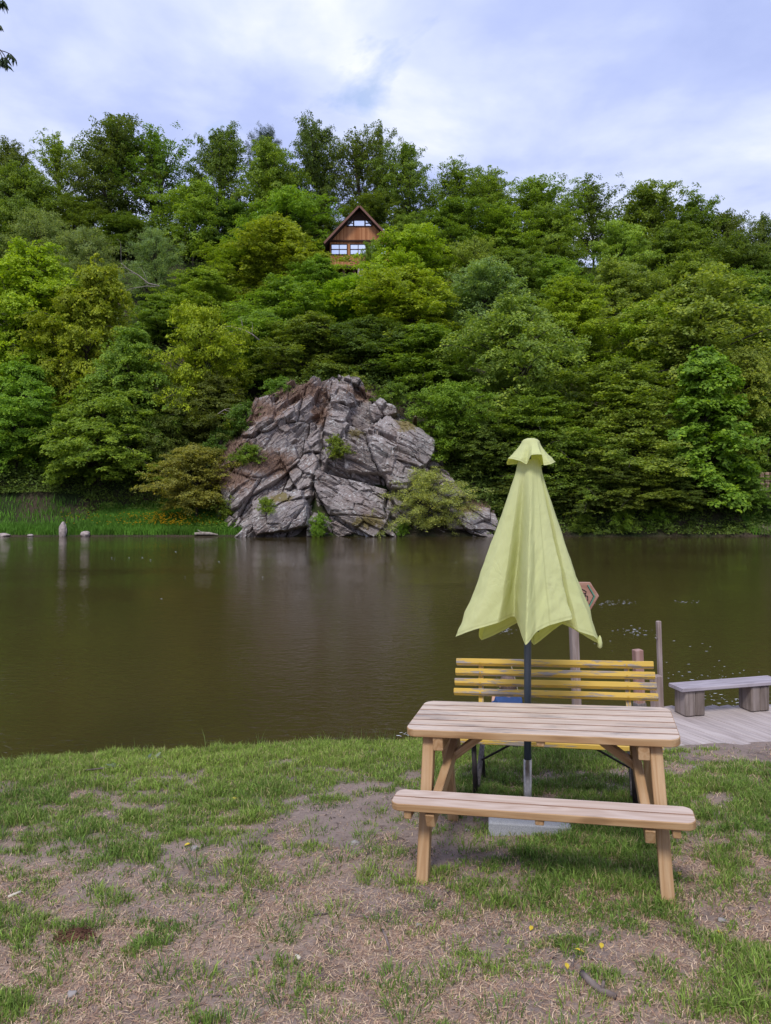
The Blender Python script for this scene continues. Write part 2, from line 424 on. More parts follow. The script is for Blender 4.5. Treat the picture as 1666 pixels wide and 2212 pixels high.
# ------------------------------------------------------------------ near bank
ZW = -0.9
GRX = [0, 150, 300, 450, 600, 750, 900, 1050, 1200, 1350, 1500, 1666]
GRY = [1590, 1660, 1710, 1770, 1840, 1910, 1980, 2050, 2120, 2212]
GRV = np.array([
    [.95, .95, .95, .95, .95, .95, .95, .95, .95, .7, .12, .05],
    [.80, .80, .85, .88, .88, .9, .9, .95, .9, .7, .45, .5],
    [.78, .78, .70, .78, .8, .38, .5, .9, .85, .8, .85, .85],
    [.82, .78, .72, .75, .45, .15, .3, .3, .6, .75, .5, .8],
    [.48, .54, .72, .46, .12, .14, .16, .4, .78, .82, .66, .7],
    [.42, .30, .25, .22, .12, .14, .42, .7, .82, .78, .55, .45],
    [.36, .28, .26, .2, .1, .08, .12, .3, .72, .66, .34, .30],
    [.36, .26, .22, .26, .2, .12, .12, .34, .34, .30, .44, .66],
    [.42, .32, .26, .3, .26, .2, .16, .36, .26, .22, .52, .8],
    [.42, .28, .3, .34, .3, .3, .3, .4, .26, .26, .42, .72]])
def bank_edge(X):
    X = np.asarray(X, float)
    return 6.75 - .072 * np.clip(-.8 - X, 0, 4) ** 2 - .30 * sstep(1.0, 2.6, X) + .05 * vnoise(X * 1.3, X * 0 + 3)
def gz(X, Y, micro=True):
    X = np.asarray(X, float); Y = np.asarray(Y, float)
    z = .04 * 3 * np.tanh((X - .8) / 3) - .05 * (Y - 3.8) - .03 * np.clip(Y - 3.5, -12, 0) 
    e = bank_edge(X)
    d = Y - e
    z = z - .035 * sstep(-.5, .1, d) - 1.25 * sstep(-.02, 1.5, d) - .5 * sstep(.8, 3, d)
    z = z - .055 * sstep(1.9, 2.6, X) * sstep(6.42, 6.55, Y) * (d < .4)
    if micro:
        z = z + .022 * fbm(X * 1.7, Y * 1.7, seed=3, n=3) + .010 * fbm(X * 9, Y * 9, seed=5, n=3)
    return z
def gpt(xv, yv):
    Y = 4.0
    for _ in range(30):
        X = (xv - CX) / F * Y
        Y = Y * .5 + .5 * (H - float(gz(X, Y))) * F / (yv - YH)
    return Vector(((xv - CX) / F * Y, Y, float(gz((xv - CX) / F * Y, Y))))
def cover(X, Y):
    """how much of the turf is left at this place, 0..1"""
    z = gz(X, Y, False)
    Ys = np.maximum(Y, 1.2)
    xv = np.clip(CX + F * X / Ys, 0, 1666); yv = np.clip(YH + F * (H - z) / Ys, 1590, 2212)
    ix = np.clip(np.searchsorted(GRX, xv) - 1, 0, len(GRX) - 2); iy = np.clip(np.searchsorted(GRY, yv) - 1, 0, len(GRY) - 2)
    gx = np.array(GRX, float); gy = np.array(GRY, float)
    tx = (xv - gx[ix]) / (gx[ix + 1] - gx[ix]); ty = (yv - gy[iy]) / (gy[iy + 1] - gy[iy])
    c = (GRV[iy, ix] * (1 - tx) + GRV[iy, ix + 1] * tx) * (1 - ty) + (GRV[iy + 1, ix] * (1 - tx) + GRV[iy + 1, ix + 1] * tx) * ty
    n = fbm(X * 2.6, Y * 3.4, seed=11, n=3) * .62 + fbm(X * 8.5, Y * 11, seed=12, n=3) * .95
    p = np.clip(c + n * .75, 0, 1)
    return np.where(Y > bank_edge(X) - .25, np.maximum(p, np.where(X < 2.0, .85, p)), p)
xs = np.concatenate([np.linspace(-90, -8, 24)[:-1], np.arange(-8, 9, .05), np.linspace(9, 90, 24)])
ys = np.concatenate([np.linspace(-60, 1.5, 20)[:-1], np.arange(1.5, 8.2, .04), np.linspace(8.2, 11, 12)])
GX, GY = np.meshgrid(xs, ys)
cv = np.clip((cover(GX, GY) - .35) * 2.2, 0, 1)
st = np.clip(1 - cv * .6, 0, 1) * sstep(6.3, 5.4, GY) * np.clip(.55 + .9 * fbm(GX * .8, GY * .8, seed=31, n=3) + .5 * sstep(4.6, 3.6, GY) - .35 * sstep(1.2, 0.2, np.abs(GX + .3)) * sstep(3.9, 4.3, GY), 0, 1)
ca = np.stack([cv, st, cv * 0, cv * 0 + 1], -1).reshape(-1, 4)
tag(link('ground', grid_mesh('ground', GX, GY, gz(GX, GY), M['ground'], {'cover': ('FLOAT_COLOR', ca)})), kind='structure')

# ------------------------------------------------------------------ grass blades, straw
def blades(X, Y, Z, h, w, lean, ang, tint, name, mats):
    n = len(X)
    dx, dy = np.cos(ang), np.sin(ang)
    px, py = -dy * w / 2, dx * w / 2
    th = rng.uniform(0, 2 * PI, n); px, py = np.cos(th) * w / 2, np.sin(th) * w / 2
    V = np.empty((n, 5, 3))
    m1, m2 = h * .55, h
    ox1, ox2 = lean * h * .35, lean * h
    V[:, 0] = np.stack([X - px, Y - py, Z - .01], -1); V[:, 1] = np.stack([X + px, Y + py, Z - .01], -1)
    V[:, 2] = np.stack([X + dx * ox1 + px * .8, Y + dy * ox1 + py * .8, Z + m1], -1)
    V[:, 3] = np.stack([X + dx * ox1 - px * .8, Y + dy * ox1 - py * .8, Z + m1], -1)
    V[:, 4] = np.stack([X + dx * ox2, Y + dy * ox2, Z + m2 * np.sqrt(np.clip(1 - lean ** 2 * .5, .15, 1))], -1)
    b = np.arange(n)[:, None] * 5
    col = np.repeat(np.concatenate([tint, np.ones((n, 1))], 1)[:, None], 5, 1)
    return np_mesh(name, V.reshape(-1, 3), [b + np.array([[0, 1, 2, 3]]), b + np.array([[3, 2, 4]])], mats, {'tint': ('FLOAT_COLOR', col.reshape(-1, 4))})
def visible_pts(n, y0=2.3, y1=6.95):
    Y = rng.uniform(y0, y1, n); X = (rng.uniform(-760, 2426, n) - CX) / F * (Y + .15)
    keep = rng.uniform(0, 1, n) < (Y / y1) ** .6
    return X[keep], Y[keep]
X, Y = visible_pts(900000)
pc = cover(X, Y); keep = (rng.uniform(0, 1, len(X)) < np.clip((pc - .30) * 1.5 + .35 * fbm(X * 9, Y * 9, seed=55, n=2), 0.012, 1)) & (Y < bank_edge(X) + .22) & ~((X > 2.0) & (Y > 6.15 + .1 * vnoise(X * 4, Y * 4)))
X, Y, pc = X[keep], Y[keep], pc[keep]
tuft = fbm(X * 7, Y * 7, seed=21, n=2)
n = len(X)
h = np.clip((.014 + .050 * pc ** 1.5 * rng.uniform(.3, 1.25, n)) * (1 + .7 * tuft), .012, .13)
edge = np.clip(1 - np.abs(Y - bank_edge(X) - .05) / .15, 0, 1); h *= 1 + .5 * edge * rng.uniform(0, 1, n) ** 3
lush = np.clip(.5 + .5 * fbm(X * 1.1, Y * 1.1, seed=41, n=3) + .15 * rng.normal(0, 1, n), 0, 1)
lush = np.clip(lush + .25 * sstep(5.4, 6.4, Y), 0, 1)
g0, g1, g2 = np.array([.125, .225, .045]), np.array([.300, .410, .075]), np.array([.40, .34, .16])
tint = g0 + (g1 - g0) * lush[:, None]
dry = (rng.uniform(0, 1, n) < .16)[:, None]
tint = np.where(dry, g2, tint) * (.55 + .95 * rng.uniform(0, 1, (n, 1)) ** 1.3)
print('grass', n)
tag(link('grass', blades(X, Y, gz(X, Y), h, rng.uniform(.003, .0075, n), rng.uniform(.1, 1.1, n), rng.uniform(0, 2 * PI, n), tint, 'grass', M['grass'])), kind='stuff')
nt_ = 780; tx, ty = visible_pts(nt_ * 3, 2.35, 5.4); tx, ty = tx[:nt_], ty[:nt_]
cnt = rng.integers(14, 60, len(tx)); i_ = np.repeat(np.arange(len(tx)), cnt); n = len(i_); tr_ = (.018 + .0013 * cnt)[i_]
a_ = rng.uniform(0, 2 * PI, n); q_ = np.sqrt(rng.uniform(0, 1, n)); X = tx[i_] + np.cos(a_) * q_ * tr_; Y = ty[i_] + np.sin(a_) * q_ * tr_
tc_ = rng.uniform(0, 1, len(tx))[i_][:, None]
tag(link('grass_tufts', blades(X, Y, gz(X, Y), (.02 + .06 * rng.uniform(0, 1, len(tx))[i_] ** 1.5) * rng.uniform(.5, 1.2, n), rng.uniform(.003, .007, n), .25 + .8 * q_, a_ + rng.normal(0, .5, n),
    (np.array([.12, .215, .045]) * (1 - tc_) + np.array([.27, .36, .075]) * tc_) * rng.uniform(.6, 1.35, (n, 1)), 'grass_tufts', M['grass'])), kind='stuff')
# tall stems on the rim of the bank
n = 260; X = rng.uniform(-4.2, .6, n); X = np.where(rng.uniform(0, 1, n) < .5, rng.choice([-1.55, -1.2, -.6, -.35, -.1, .1, .35, -2.2], n) + rng.normal(0, .06, n), X)
Y = bank_edge(X) + rng.uniform(-.03, .15, n)
tag(link('tall_grass', blades(X, Y, gz(X, Y), rng.uniform(.06, .24, n) * rng.uniform(.4, 1, n), np.full(n, .006), rng.uniform(.05, .6, n), rng.uniform(0, 2 * PI, n),
    np.array([.12, .17, .045]) * rng.uniform(.7, 1.4, (n, 1)), 'tall_grass', M['grass'])), kind='stuff')
def litter(n, y0, y1, dens, lmin, lmax, w, cols, name):
    X, Y = visible_pts(n, y0, y1)
    k = rng.uniform(0, 1, len(X)) < dens(X, Y); X, Y = X[k], Y[k]; n = len(X)
    L = lmin + (lmax - lmin) * rng.uniform(0, 1, n) ** 1.8; a = rng.uniform(0, 2 * PI, n); b = a + rng.normal(0, .45, n)
    ca, sa, cb, sb = np.cos(a), np.sin(a), np.cos(b), np.sin(b)
    x0, y0_ = X - ca * L / 2, Y - sa * L / 2; x2, y2 = X + cb * L / 2, Y + sb * L / 2
    up = .004 + .012 * rng.uniform(0, 1, n) ** 2; ww = w * rng.uniform(.5, 1.3, n)
    V = np.empty((n, 6, 3)); nx, ny = -sa * ww / 2, ca * ww / 2
    z = lambda x, y, u: gz(x, y) + u
    V[:, 0] = np.stack([x0 - nx, y0_ - ny, z(x0, y0_, .003)], -1); V[:, 1] = np.stack([x0 + nx, y0_ + ny, z(x0, y0_, .003)], -1)
    V[:, 2] = np.stack([X + nx, Y + ny, z(X, Y, up)], -1); V[:, 3] = np.stack([X - nx, Y - ny, z(X, Y, up)], -1)
    u2 = up * rng.uniform(.2, 1.8, n)
    V[:, 4] = np.stack([x2 + nx * .4, y2 + ny * .4, z(x2, y2, u2)], -1); V[:, 5] = np.stack([x2 - nx * .4, y2 - ny * .4, z(x2, y2, u2)], -1)
    t = np.array(cols)[rng.integers(0, len(cols), n)] * rng.uniform(.7, 1.3, (n, 1))
    b = np.arange(n)[:, None] * 6; col = np.repeat(np.concatenate([t, np.ones((n, 1))], 1)[:, None], 6, 1)
    me = np_mesh(name, V.reshape(-1, 3), [b + np.array([[0, 1, 2, 3]]), b + np.array([[3, 2, 4, 5]])], M['straw'], {'tint': ('FLOAT_COLOR', col.reshape(-1, 4))})
    return tag(link(name, me), kind='stuff')
def sd(X, Y):
    d = .22 + .55 * sstep(4.7, 3.7, Y) + .75 * fbm(X * 1.5, Y * 1.5, seed=31, n=3) + .5 * fbm(X * 5, Y * 5, seed=32, n=2) - .35 * np.clip(cover(X, Y) - .5, 0, 1)
    return np.clip(d * sstep(6.3, 5.8, Y), .04, 1)
litter(430000, 2.3, 6.5, sd, .006, .06, .0026, [(.50, .33, .215), (.40, .25, .16), (.66, .49, .34), (.26, .16, .11), (.56, .41, .25), (.36, .215, .145)], 'dry_straw')
litter(8500, 2.4, 6.3, lambda X, Y: np.full(len(X), .8), .008, .05, .007, [(.12, .085, .07), (.22, .15, .11), (.38, .29, .22), (.07, .05, .045)], 'leaf_litter')

# ------------------------------------------------------------------ water
wx = np.linspace(-170, 170, 35); wy = np.linspace(5, 62, 8)
WX, WY = np.meshgrid(wx, wy)
tag(link('water', grid_mesh('water', WX, WY, WX * 0 + ZW, M['water'])), kind='structure')
# white discs standing in for sky glints on the ripples, and bubbles
fl = []
for (xv, yv, sx, sy, n) in ((1330, 1302, 60, 7, 60), (1085, 1362, 36, 9, 70), (1370, 1364, 34, 10, 60), (1560, 1470, 110, 26, 90), (1590, 1510, 80, 22, 70), (1490, 1300, 30, 4, 20), (870, 1588, 18, 6, 12), (600, 1250, 500, 60, 14), (1450, 1420, 200, 60, 30), (300, 1205, 280, 12, 14)):
    for k in range(n):
        y = yv + random.gauss(0, .5) * sy; x = xv + random.gauss(0, .5) * sx; Yw = (H - ZW) * F / (y - YH)
        if 8.2 < Yw < 52: (random.random() < .7) and fl.append(((x - CX) / F * Yw, Yw, random.uniform(.15, 1.0) * (.004 + .0006 * Yw)))
mb = MB()
for (x, y, r) in fl:
    k = 6; a0 = random.uniform(0, 6); el = random.uniform(1.5, 4.5)
    top = [(x + math.cos(a0 + 2 * PI * i / k) * r * el * random.uniform(.6, 1), y + math.sin(a0 + 2 * PI * i / k) * r * random.uniform(.6, 1), ZW + .006) for i in range(k)]
    mb.add(top + [(x, y, ZW + .006 + r * .15)], [(i, (i + 1) % k, k) for i in range(k)])
tag(mb.build('foam_and_glints', M['foam_and_glints']), kind='stuff')

# ------------------------------------------------------------------ far hillside
def hz(X, Y):
    X = np.asarray(X, float); Y = np.asarray(Y, float)
    left = sstep(-7, -12, X)
    yb = 53.2 + 4.3 * left + .8 * vnoise(X * .2, X * 0, seed=4)
    zr = 42 - 3.5 * sstep(5, 32, X) - 9 * sstep(26, 66, X) - 8 * sstep(60, 130, X) - 3 * sstep(-60, -130, X)
    t = np.clip((Y - yb) / (115 - yb), 0, 1)
    z = ZW + .35 + (zr + .5) * t ** .86
    flat = ZW + (Y - 52.0) * .29
    z = np.where(Y < yb, flat, z - .35 + (yb - 52) * .29)
    z = z + 3.0 * np.exp(-((X + 4) / 7.5) ** 2 - ((Y - 63.5) / 3.5) ** 2)
    z = z - .12 * np.clip(Y - 116, 0, 200)
    z = z - 1.2 * sstep(52.6, 50.5, Y)
    return z + .35 * fbm(X * .3, Y * .3, seed=8, n=4) * sstep(54, 58, Y)
hx = np.concatenate([np.linspace(-170, -66, 30)[:-1], np.linspace(-66, 66, 190), np.linspace(66, 170, 30)[1:]])
hy = np.concatenate([np.linspace(49, 70, 60)[:-1], np.linspace(70, 124, 70), np.linspace(124, 260, 20)[1:]])
HX, HY = np.meshgrid(hx, hy)
tag(link('hillside', grid_mesh('hillside', HX, HY, hz(HX, HY), M['hill'])), kind='structure')

# ------------------------------------------------------------------ rock outcrop
def cells(u, v, seed, jitter=.9):
    """anisotropic facets: returns facet offset field and distance to the facet border"""
    iu, iv = np.floor(u), np.floor(v)
    d1 = np.full(u.shape, 9.); d2 = np.full(u.shape, 9.); val = np.zeros(u.shape); gu = np.zeros(u.shape); gv = np.zeros(u.shape)
    for a in (-1, 0, 1):
        for b in (-1, 0, 1):
            cu, cv_ = iu + a, iv + b
            pu = cu + .5 + jitter * (_hash(cu, cv_, cu * 0, seed) - .5); pv = cv_ + .5 + jitter * (_hash(cu, cv_, cu * 0 + 1, seed) - .5)
            d = np.hypot(u - pu, v - pv); nn = d < d1
            d2 = np.where(nn, d1, np.minimum(d2, d))
            hv = _hash(cu, cv_, cu * 0 + 2, seed); s1 = _hash(cu, cv_, cu * 0 + 3, seed) - .5; s2 = _hash(cu, cv_, cu * 0 + 4, seed) - .5
            val = np.where(nn, hv + 1.7 * (s1 * (u - pu) + s2 * (v - pv)), val); d1 = np.where(nn, d, d1)
    return val, d2 - d1
RY = 56.0
prof = [(395, 1120), (420, 1030), (470, 985), (520, 925), (545, 878), (600, 846), (655, 832), (700, 822), (735, 812), (780, 832), (830, 872), (880, 900), (915, 940), (950, 985), (975, 1030), (1010, 1085), (1065, 1100), (1100, 1130), (1120, 1165)]
px_ = np.array([(a - CX) / F * RY for a, b in prof]); pz_ = np.array([H - (b - YH) / F * 58.0 for a, b in prof])
nu, nv = 420, 250
U = np.linspace(px_[0], px_[-1], nu); Q = np.linspace(0, 1.12, nv)
UU, QQ = np.meshgrid(U, Q)
ztop = np.interp(U, px_, pz_) + .35 * fbm(U * 1.2, U * 0, seed=77, n=3)
ztop = np.maximum(ztop, ZW - .2)
ZZ = -1.4 + np.minimum(QQ, 1) * (ztop[None, :] + 1.4)
back = np.clip(QQ - 1, 0, 1)
split = (693 - CX) / F * RY + .12 * (ZZ - 5)                            # the fissure
right = (UU > split)
ang = np.where(right, math.radians(-27), math.radians(38))
along = UU * np.cos(ang) + ZZ * np.sin(ang); across = -UU * np.sin(ang) + ZZ * np.cos(ang)
wob = .35 * fbm(UU * .6, ZZ * .6, seed=90, n=3)
b1, e1 = cells(along * .20 + np.where(right, 40, 0) + wob * .3, across * .40 + wob * .3, 201)
b2, e2 = cells(along * .48 + wob * .2, across * 1.25 + np.where(right, 17, 0), 202)
b3, e3 = cells(along * 1.2, across * 4.2 + wob, 203)
D = 1.6 * b1 + .62 * b2 + .17 * b3 + .10 * fbm(UU * 3, ZZ * 3, seed=14, n=3)
D -= .55 * np.exp(-(e1 / .028) ** 2) + .16 * np.exp(-(e2 / .035) ** 2) + .05 * np.exp(-(e3 / .05) ** 2)
lay = across * 2.3 + .5 * fbm(UU * .5, ZZ * .5, seed=70, n=3)
D += .20 * (lay - np.floor(lay))                                          # thin bedding ledges
D -= 1.1 * np.exp(-((UU - split - .15 * np.sin(ZZ * 1.7)) / .13) ** 2) * sstep(9.5, 7, ZZ)
def bulge(xv, yv, ru, rz, amp, p=2.0):
    global D
    cu = (xv - CX) / F * RY; cz = H - (yv - YH) / F * RY
    D = D + amp * np.exp(-(np.abs((UU - cu) / ru) ** p + np.abs((ZZ - cz) / rz) ** p))
bulge(620, 1120, 1.9, 1.5, 1.5, 3); bulge(860, 960, 2.6, 1.4, 1.3, 3); bulge(733, 862, .7, .95, 1.4, 4); bulge(828, 890, .9, .5, .8, 4)
bulge(480, 1060, 2.2, 1.5, .8); bulge(800, 1110, 2.6, 1.2, .7); bulge(1020, 1130, 1.5, .8, .6); bulge(590, 920, 2.4, 1.4, .5); bulge(740, 985, 1.4, 1.1, .7, 3)
def slab(xv, yv, wv, hv, ang, amp, tu=0.0, tv=0.0, e=.10):
    global D
    k = RY / F; cu = (xv - CX) * k; cz = H - (yv - YH) * k; a = math.radians(ang)
    nz = .16 * fbm(UU * 1.1 + xv, ZZ * 1.1, seed=int(xv), n=3)
    u = (UU - cu) * math.cos(a) + (ZZ - cz) * math.sin(a) + nz; v = -(UU - cu) * math.sin(a) + (ZZ - cz) * math.cos(a) + nz
    w_, h_ = wv * k / 2, hv * k / 2
    m = sstep(w_, w_ - e, np.abs(u) + .25 * np.abs(v) * w_ / h_ * .4) * sstep(h_, h_ - e, np.abs(v) + .18 * np.abs(u) * h_ / w_ * .5)
    D = D * (1 - .45 * m) + m * (amp + tu * u / w_ + tv * v / h_) + .45 * m * D.mean()
for a in ((733, 850, 62, 64, 15, 1.0, .1, .15), (722, 898, 62, 38, -12, .75, .1, .1), (828, 886, 66, 40, 22, .8, .1, .15), (872, 965, 140, 84, -22, 1.15, -.1, .3), (700, 965, 62, 150, -28, .5, .15, .2),
          (800, 1000, 110, 62, -6, .75, 0, .2), (565, 1030, 190, 70, 36, .8, .1, .25), (620, 1112, 116, 84, 12, 1.3, .1, -.1), (782, 1108, 120, 66, -30, .7, .1, .2), (640, 905, 96, 44, 36, .6, .1, .2),
          (590, 960, 96, 62, 38, .5, 0, .2), (562, 882, 56, 38, 20, .6, 0, .2), (1010, 1126, 110, 44, -4, .7, 0, .15), (905, 1062, 120, 58, -26, .7, 0, .2), (655, 1010, 70, 100, 30, .5, .1, .1)):
    slab(*a)
rel = np.clip((ZZ + 1.4) / (ztop[None, :] + 1.4), 0, 1)
DEP = 53.9 + .50 * (ZZ + .9) + 1.1 * rel ** 3 - D + .5 * fbm(UU * .25, ZZ * .25, seed=5, n=2)
edge_l = sstep(px_[0] + 5.5, px_[0], UU) * (.35 + 1.4 * sstep(4, .5, ZZ)); edge_r = sstep(px_[-1] - 3.5, px_[-1], UU)
DEP = DEP + 3.0 * edge_l + 1.5 * edge_r + back * 46
ZF = ZZ + .10 * D + .35 * b2 * rel - back * 6
veg_r = np.zeros_like(UU)
for (xv, yv, rx, rz) in ((880, 925, 1.2, 1.1), (800, 1130, 1.7, .6), (1000, 1105, 1.3, .6), (620, 1085, 1.2, .5), (770, 945, .9, .5)):
    cu = (xv - CX) / F * RY; cz = H - (yv - YH) / F * RY
    veg_r = np.maximum(veg_r, np.exp(-((UU - cu) / rx) ** 2 - ((ZZ - cz) / rz) ** 2))
veg_g = np.zeros_like(UU)
for (xv, yv, rx, rz) in ((470, 985, 3.0, 1.9), (500, 1040, 2.2, 1.0), (580, 1010, 2.2, .9), (560, 900, 2.2, .9), (640, 850, 2.6, .9), (790, 850, 1.8, .5), (1040, 1090, 1.2, .7), (690, 900, .7, 1.0)):
    cu = (xv - CX) / F * RY; cz = H - (yv - YH) / F * RY
    veg_g = np.maximum(veg_g, np.exp(-((UU - cu) / rx) ** 2 - ((ZZ - cz) / rz) ** 2))
tint = np.stack([veg_r, veg_g, UU * 0, UU * 0 + 1], -1).reshape(-1, 4)
gr = np.stack([along, DEP * .3, across], -1).reshape(-1, 3)
rock = link('rock_outcrop', grid_mesh('rock_outcrop', UU, DEP, ZF, M['rock'], {'tint': ('FLOAT_COLOR', tint), 'grain': ('FLOAT_VECTOR', gr)}, smooth=False))
tag(rock, 'grey fractured rock cliff with a dark diagonal fissure rising from the far water edge', 'rock')
def rock_pt(xv, yv):
    """a point on the rock face seen at this place"""
    best = None
    cu = (xv - CX) / F * RY
    j0 = int(np.clip(np.searchsorted(U, cu), 3, nu - 4))
    sub = slice(max(0, j0 - 25), j0 + 25)
    sx = CX + F * UU[:, sub] / DEP[:, sub]; sy = YH + F * (H - ZF[:, sub]) / DEP[:, sub]
    e = (sx - xv) ** 2 + (sy - yv) ** 2 + DEP[:, sub] * 3
    k = np.unravel_index(np.argmin(e), e.shape)
    return Vector((UU[:, sub][k], DEP[:, sub][k], ZF[:, sub][k]))

# ------------------------------------------------------------------ foliage
def frames(d):
    up = np.zeros_like(d); up[:, 2] = 1
    s = np.cross(d, up); s /= np.maximum(np.linalg.norm(s, axis=1, keepdims=True), 1e-5)
    return s, np.cross(s, d)
def leaf_quads(C, Nn, size, aspect=.62, droop=0.35, R=rng):
    """rhombic leaves at C with rough normals Nn"""
    n = len(C); a = R.normal(0, 1, (n, 3)); a[:, 2] -= droop
    a -= (a * Nn).sum(1, keepdims=True) * Nn; a /= np.maximum(np.linalg.norm(a, axis=1, keepdims=True), 1e-5)
    b = np.cross(Nn, a); L = size[:, None]
    V = np.empty((n, 4, 3))
    V[:, 0] = C - a * L * .5; V[:, 1] = C + b * L * .5 * aspect - Nn * L * .07; V[:, 2] = C + a * L * .5; V[:, 3] = C - b * L * .5 * aspect - Nn * L * .07
    return V
def crown(seed, Ht, Rd, prof, nb, base, droop, ppb, lpp, leaf, pad=.75, irr=.3, plumes=0, rise=.35, tl=.0, trunk_r=.02, thin=.16, aspect=.62, ldroop=.35):
    R = np.random.default_rng(seed); rnd = random.Random(seed)
    ph = R.uniform(0, 2 * PI, 6); pads = []; br = MB()
    lean = R.normal(0, .04, 2) * Ht
    def axis(z): t = z / Ht; return np.array([lean[0] * t * t + .12 * math.sin(5 * t + ph[0]), lean[1] * t * t + .12 * math.sin(4 * t + ph[1]), z])
    top = Ht * .93
    br.tube([axis(z) for z in np.linspace(-1.2, top, 9)], [Ht * trunk_r * (1 - .9 * t) + .015 for t in np.linspace(0, 1, 9)], 7)
    ga = 2.39996
    for i in range(nb):
        u = base + (1 - base) * ((i + .5) / nb) ** 1.0 + R.normal(0, .02); dr = droop + R.normal(0, .17)
        th = i * ga + R.normal(0, .35)
        lob = 1 + irr * (.55 * math.sin(2 * th + ph[2] + 3 * u) + .45 * math.sin(3 * th + ph[3] - 7 * u) + .5 * math.sin(9 * u + ph[4] + th)) + R.normal(0, irr * .35)
        r = Rd * float(np.interp(u, *zip(*prof))) * max(.35, lob)
        if R.uniform() < .22: r *= .6
        zt = u * Ht - dr * r * .5
        s0 = axis(max(.15 * Ht, zt - rise * r - .3)); e = axis(min(zt, Ht * .97)) + np.array([math.cos(th) * r, math.sin(th) * r, 0]); e[2] = zt
        c = (s0 + e) / 2 + np.array([0, 0, (.22 + dr * .5) * r])
        ts = np.linspace(0, 1, 6); pth = [(1 - t) ** 2 * s0 + 2 * t * (1 - t) * c + t * t * e for t in ts]
        br.tube(pth, [max(.012, (.010 + .011 * r) * (1 - .85 * t)) for t in ts], 4, cap=False)
        m = max(2, int(ppb * (.5 + .7 * r / Rd)))
        for t in np.linspace(.38, 1.0, m):
            p = (1 - t) ** 2 * s0 + 2 * t * (1 - t) * c + t * t * e
            ta = th + R.normal(0, .7); d = np.array([math.cos(ta), math.sin(ta), -dr * .8 - .05 + R.normal(0, .32)])
            lat = R.normal(0, .30) * r * .45 * (.4 + t)
            p = p + np.array([-math.sin(th), math.cos(th), 0]) * lat + np.array([0, 0, R.normal(0, .35) * pad - abs(lat) * droop * .4])
            pads.append((p, d, pad * R.uniform(.65, 1.35), R.uniform(0, 1)))
    for i in range(plumes):
        th = R.uniform(0, 2 * PI); r = Rd * R.uniform(.0, .82) ; z0 = Ht * R.uniform(.45, .7); z1 = Ht * (1.02 - .36 * (r / Rd) ** 1.5) * R.uniform(.93, 1.04)
        s0 = axis(z0 * .8); e = axis(z1); e[:2] += np.array([math.cos(th), math.sin(th)]) * r
        pth = [s0 * (1 - t) + e * t + np.array([0, 0, .25 * math.sin(PI * t) * r]) for t in np.linspace(0, 1, 6)]
        br.tube(pth, [.07 * (1 - .8 * t) for t in np.linspace(0, 1, 6)], 4, cap=False)
        for t in np.linspace(.45, 1.02, 8):
            p = s0 * (1 - t) + e * t + R.normal(0, .28, 3) * (1.35 - t)
            a = R.uniform(0, 2 * PI)
            pads.append((p, np.array([math.cos(a), math.sin(a), .25]), pad * R.uniform(.45, .85) * (1.3 - .5 * t), R.uniform(0, 1)))
    C = []; Nn = []; T = []; S = []
    for (p, d, s, tn) in pads:
        m = max(6, int(lpp * R.uniform(.6, 1.3) * min(1.5, (s / pad) ** 1.5)))
        d = d / np.linalg.norm(d); sd_ = np.cross(d, [0, 0, 1.]); sd_ /= max(1e-5, np.linalg.norm(sd_)); up = np.cross(sd_, d)
        a = R.uniform(0, 2 * PI, m); q = np.sqrt(R.uniform(0, 1, m)) * (1 + .18 * np.sin(3 * a + tn * 9))
        x, y = np.cos(a) * q * s * 1.15, np.sin(a) * q * s * .85
        z = -.30 * s * q ** 2 + R.normal(0, thin * s * .6, m)
        C.append(p + x[:, None] * d + y[:, None] * sd_ + z[:, None] * up)
        nn = up * 1.0 + (np.cos(a) * q)[:, None] * d * .55 + (np.sin(a) * q)[:, None] * sd_ * .45 + R.normal(0, .42, (m, 3))
        Nn.append(nn / np.linalg.norm(nn, axis=1, keepdims=True))
        T.append(np.stack([np.clip(.25 + .4 * tn + R.normal(0, .22, m), 0, 1), np.clip(R.uniform(-.6, .75, m) * .7 + (q > .75) * .35 * (tn > .45), 0, 1), q * 0, q * 0 + 1], -1))
        S.append(leaf * R.uniform(.65, 1.25, m))
    C = np.concatenate(C); Nn = np.concatenate(Nn); T = np.concatenate(T); S = np.concatenate(S)
    V = leaf_quads(C, Nn, S, aspect, ldroop, R); n = len(C)
    me = np_mesh('crown', V.reshape(-1, 3), [np.arange(n * 4).reshape(n, 4)], M['leaf'], {'tint': ('FLOAT_COLOR', np.repeat(T, 4, 0))})
    tm = bpy.data.meshes.new('trunk'); tm.from_pydata(br.V, [], br.Fc); tm.materials.append(M['bark']); tm.update()
    ext = np.abs(V[..., :2]).max(axis=(0, 1)); zr_ = V[..., 2].max()
    hw = np.percentile(np.hypot(C[:, 0], C[:, 1]), 97)
    return dict(crown=me, trunk=tm, w=2 * hw, h=float(zr_), n=n)
P_LAYER = [(0, .7), (.2, .98), (.45, 1.0), (.7, .86), (.88, .6), (1, .3)]
P_ROUND = [(0, .6), (.25, .95), (.5, 1.0), (.75, .88), (.92, .6), (1, .3)]
P_TALL = [(0, .45), (.25, .8), (.5, 1.0), (.75, .98), (.92, .7), (1, .4)]
P_COL = [(0, .9), (.3, 1.0), (.6, .85), (.85, .55), (1, .2)]
PROTO = {}
def protos(kind, k, **kw): PROTO[kind] = [crown(sum(map(ord, kind)) * 31 + i * 7, **kw) for i in range(k)]
protos('layer', 5, Ht=12, Rd=5.2, prof=P_LAYER, nb=140, base=.06, droop=.20, ppb=8, lpp=52, leaf=.27, pad=.64, irr=.42, plumes=20, thin=.26)
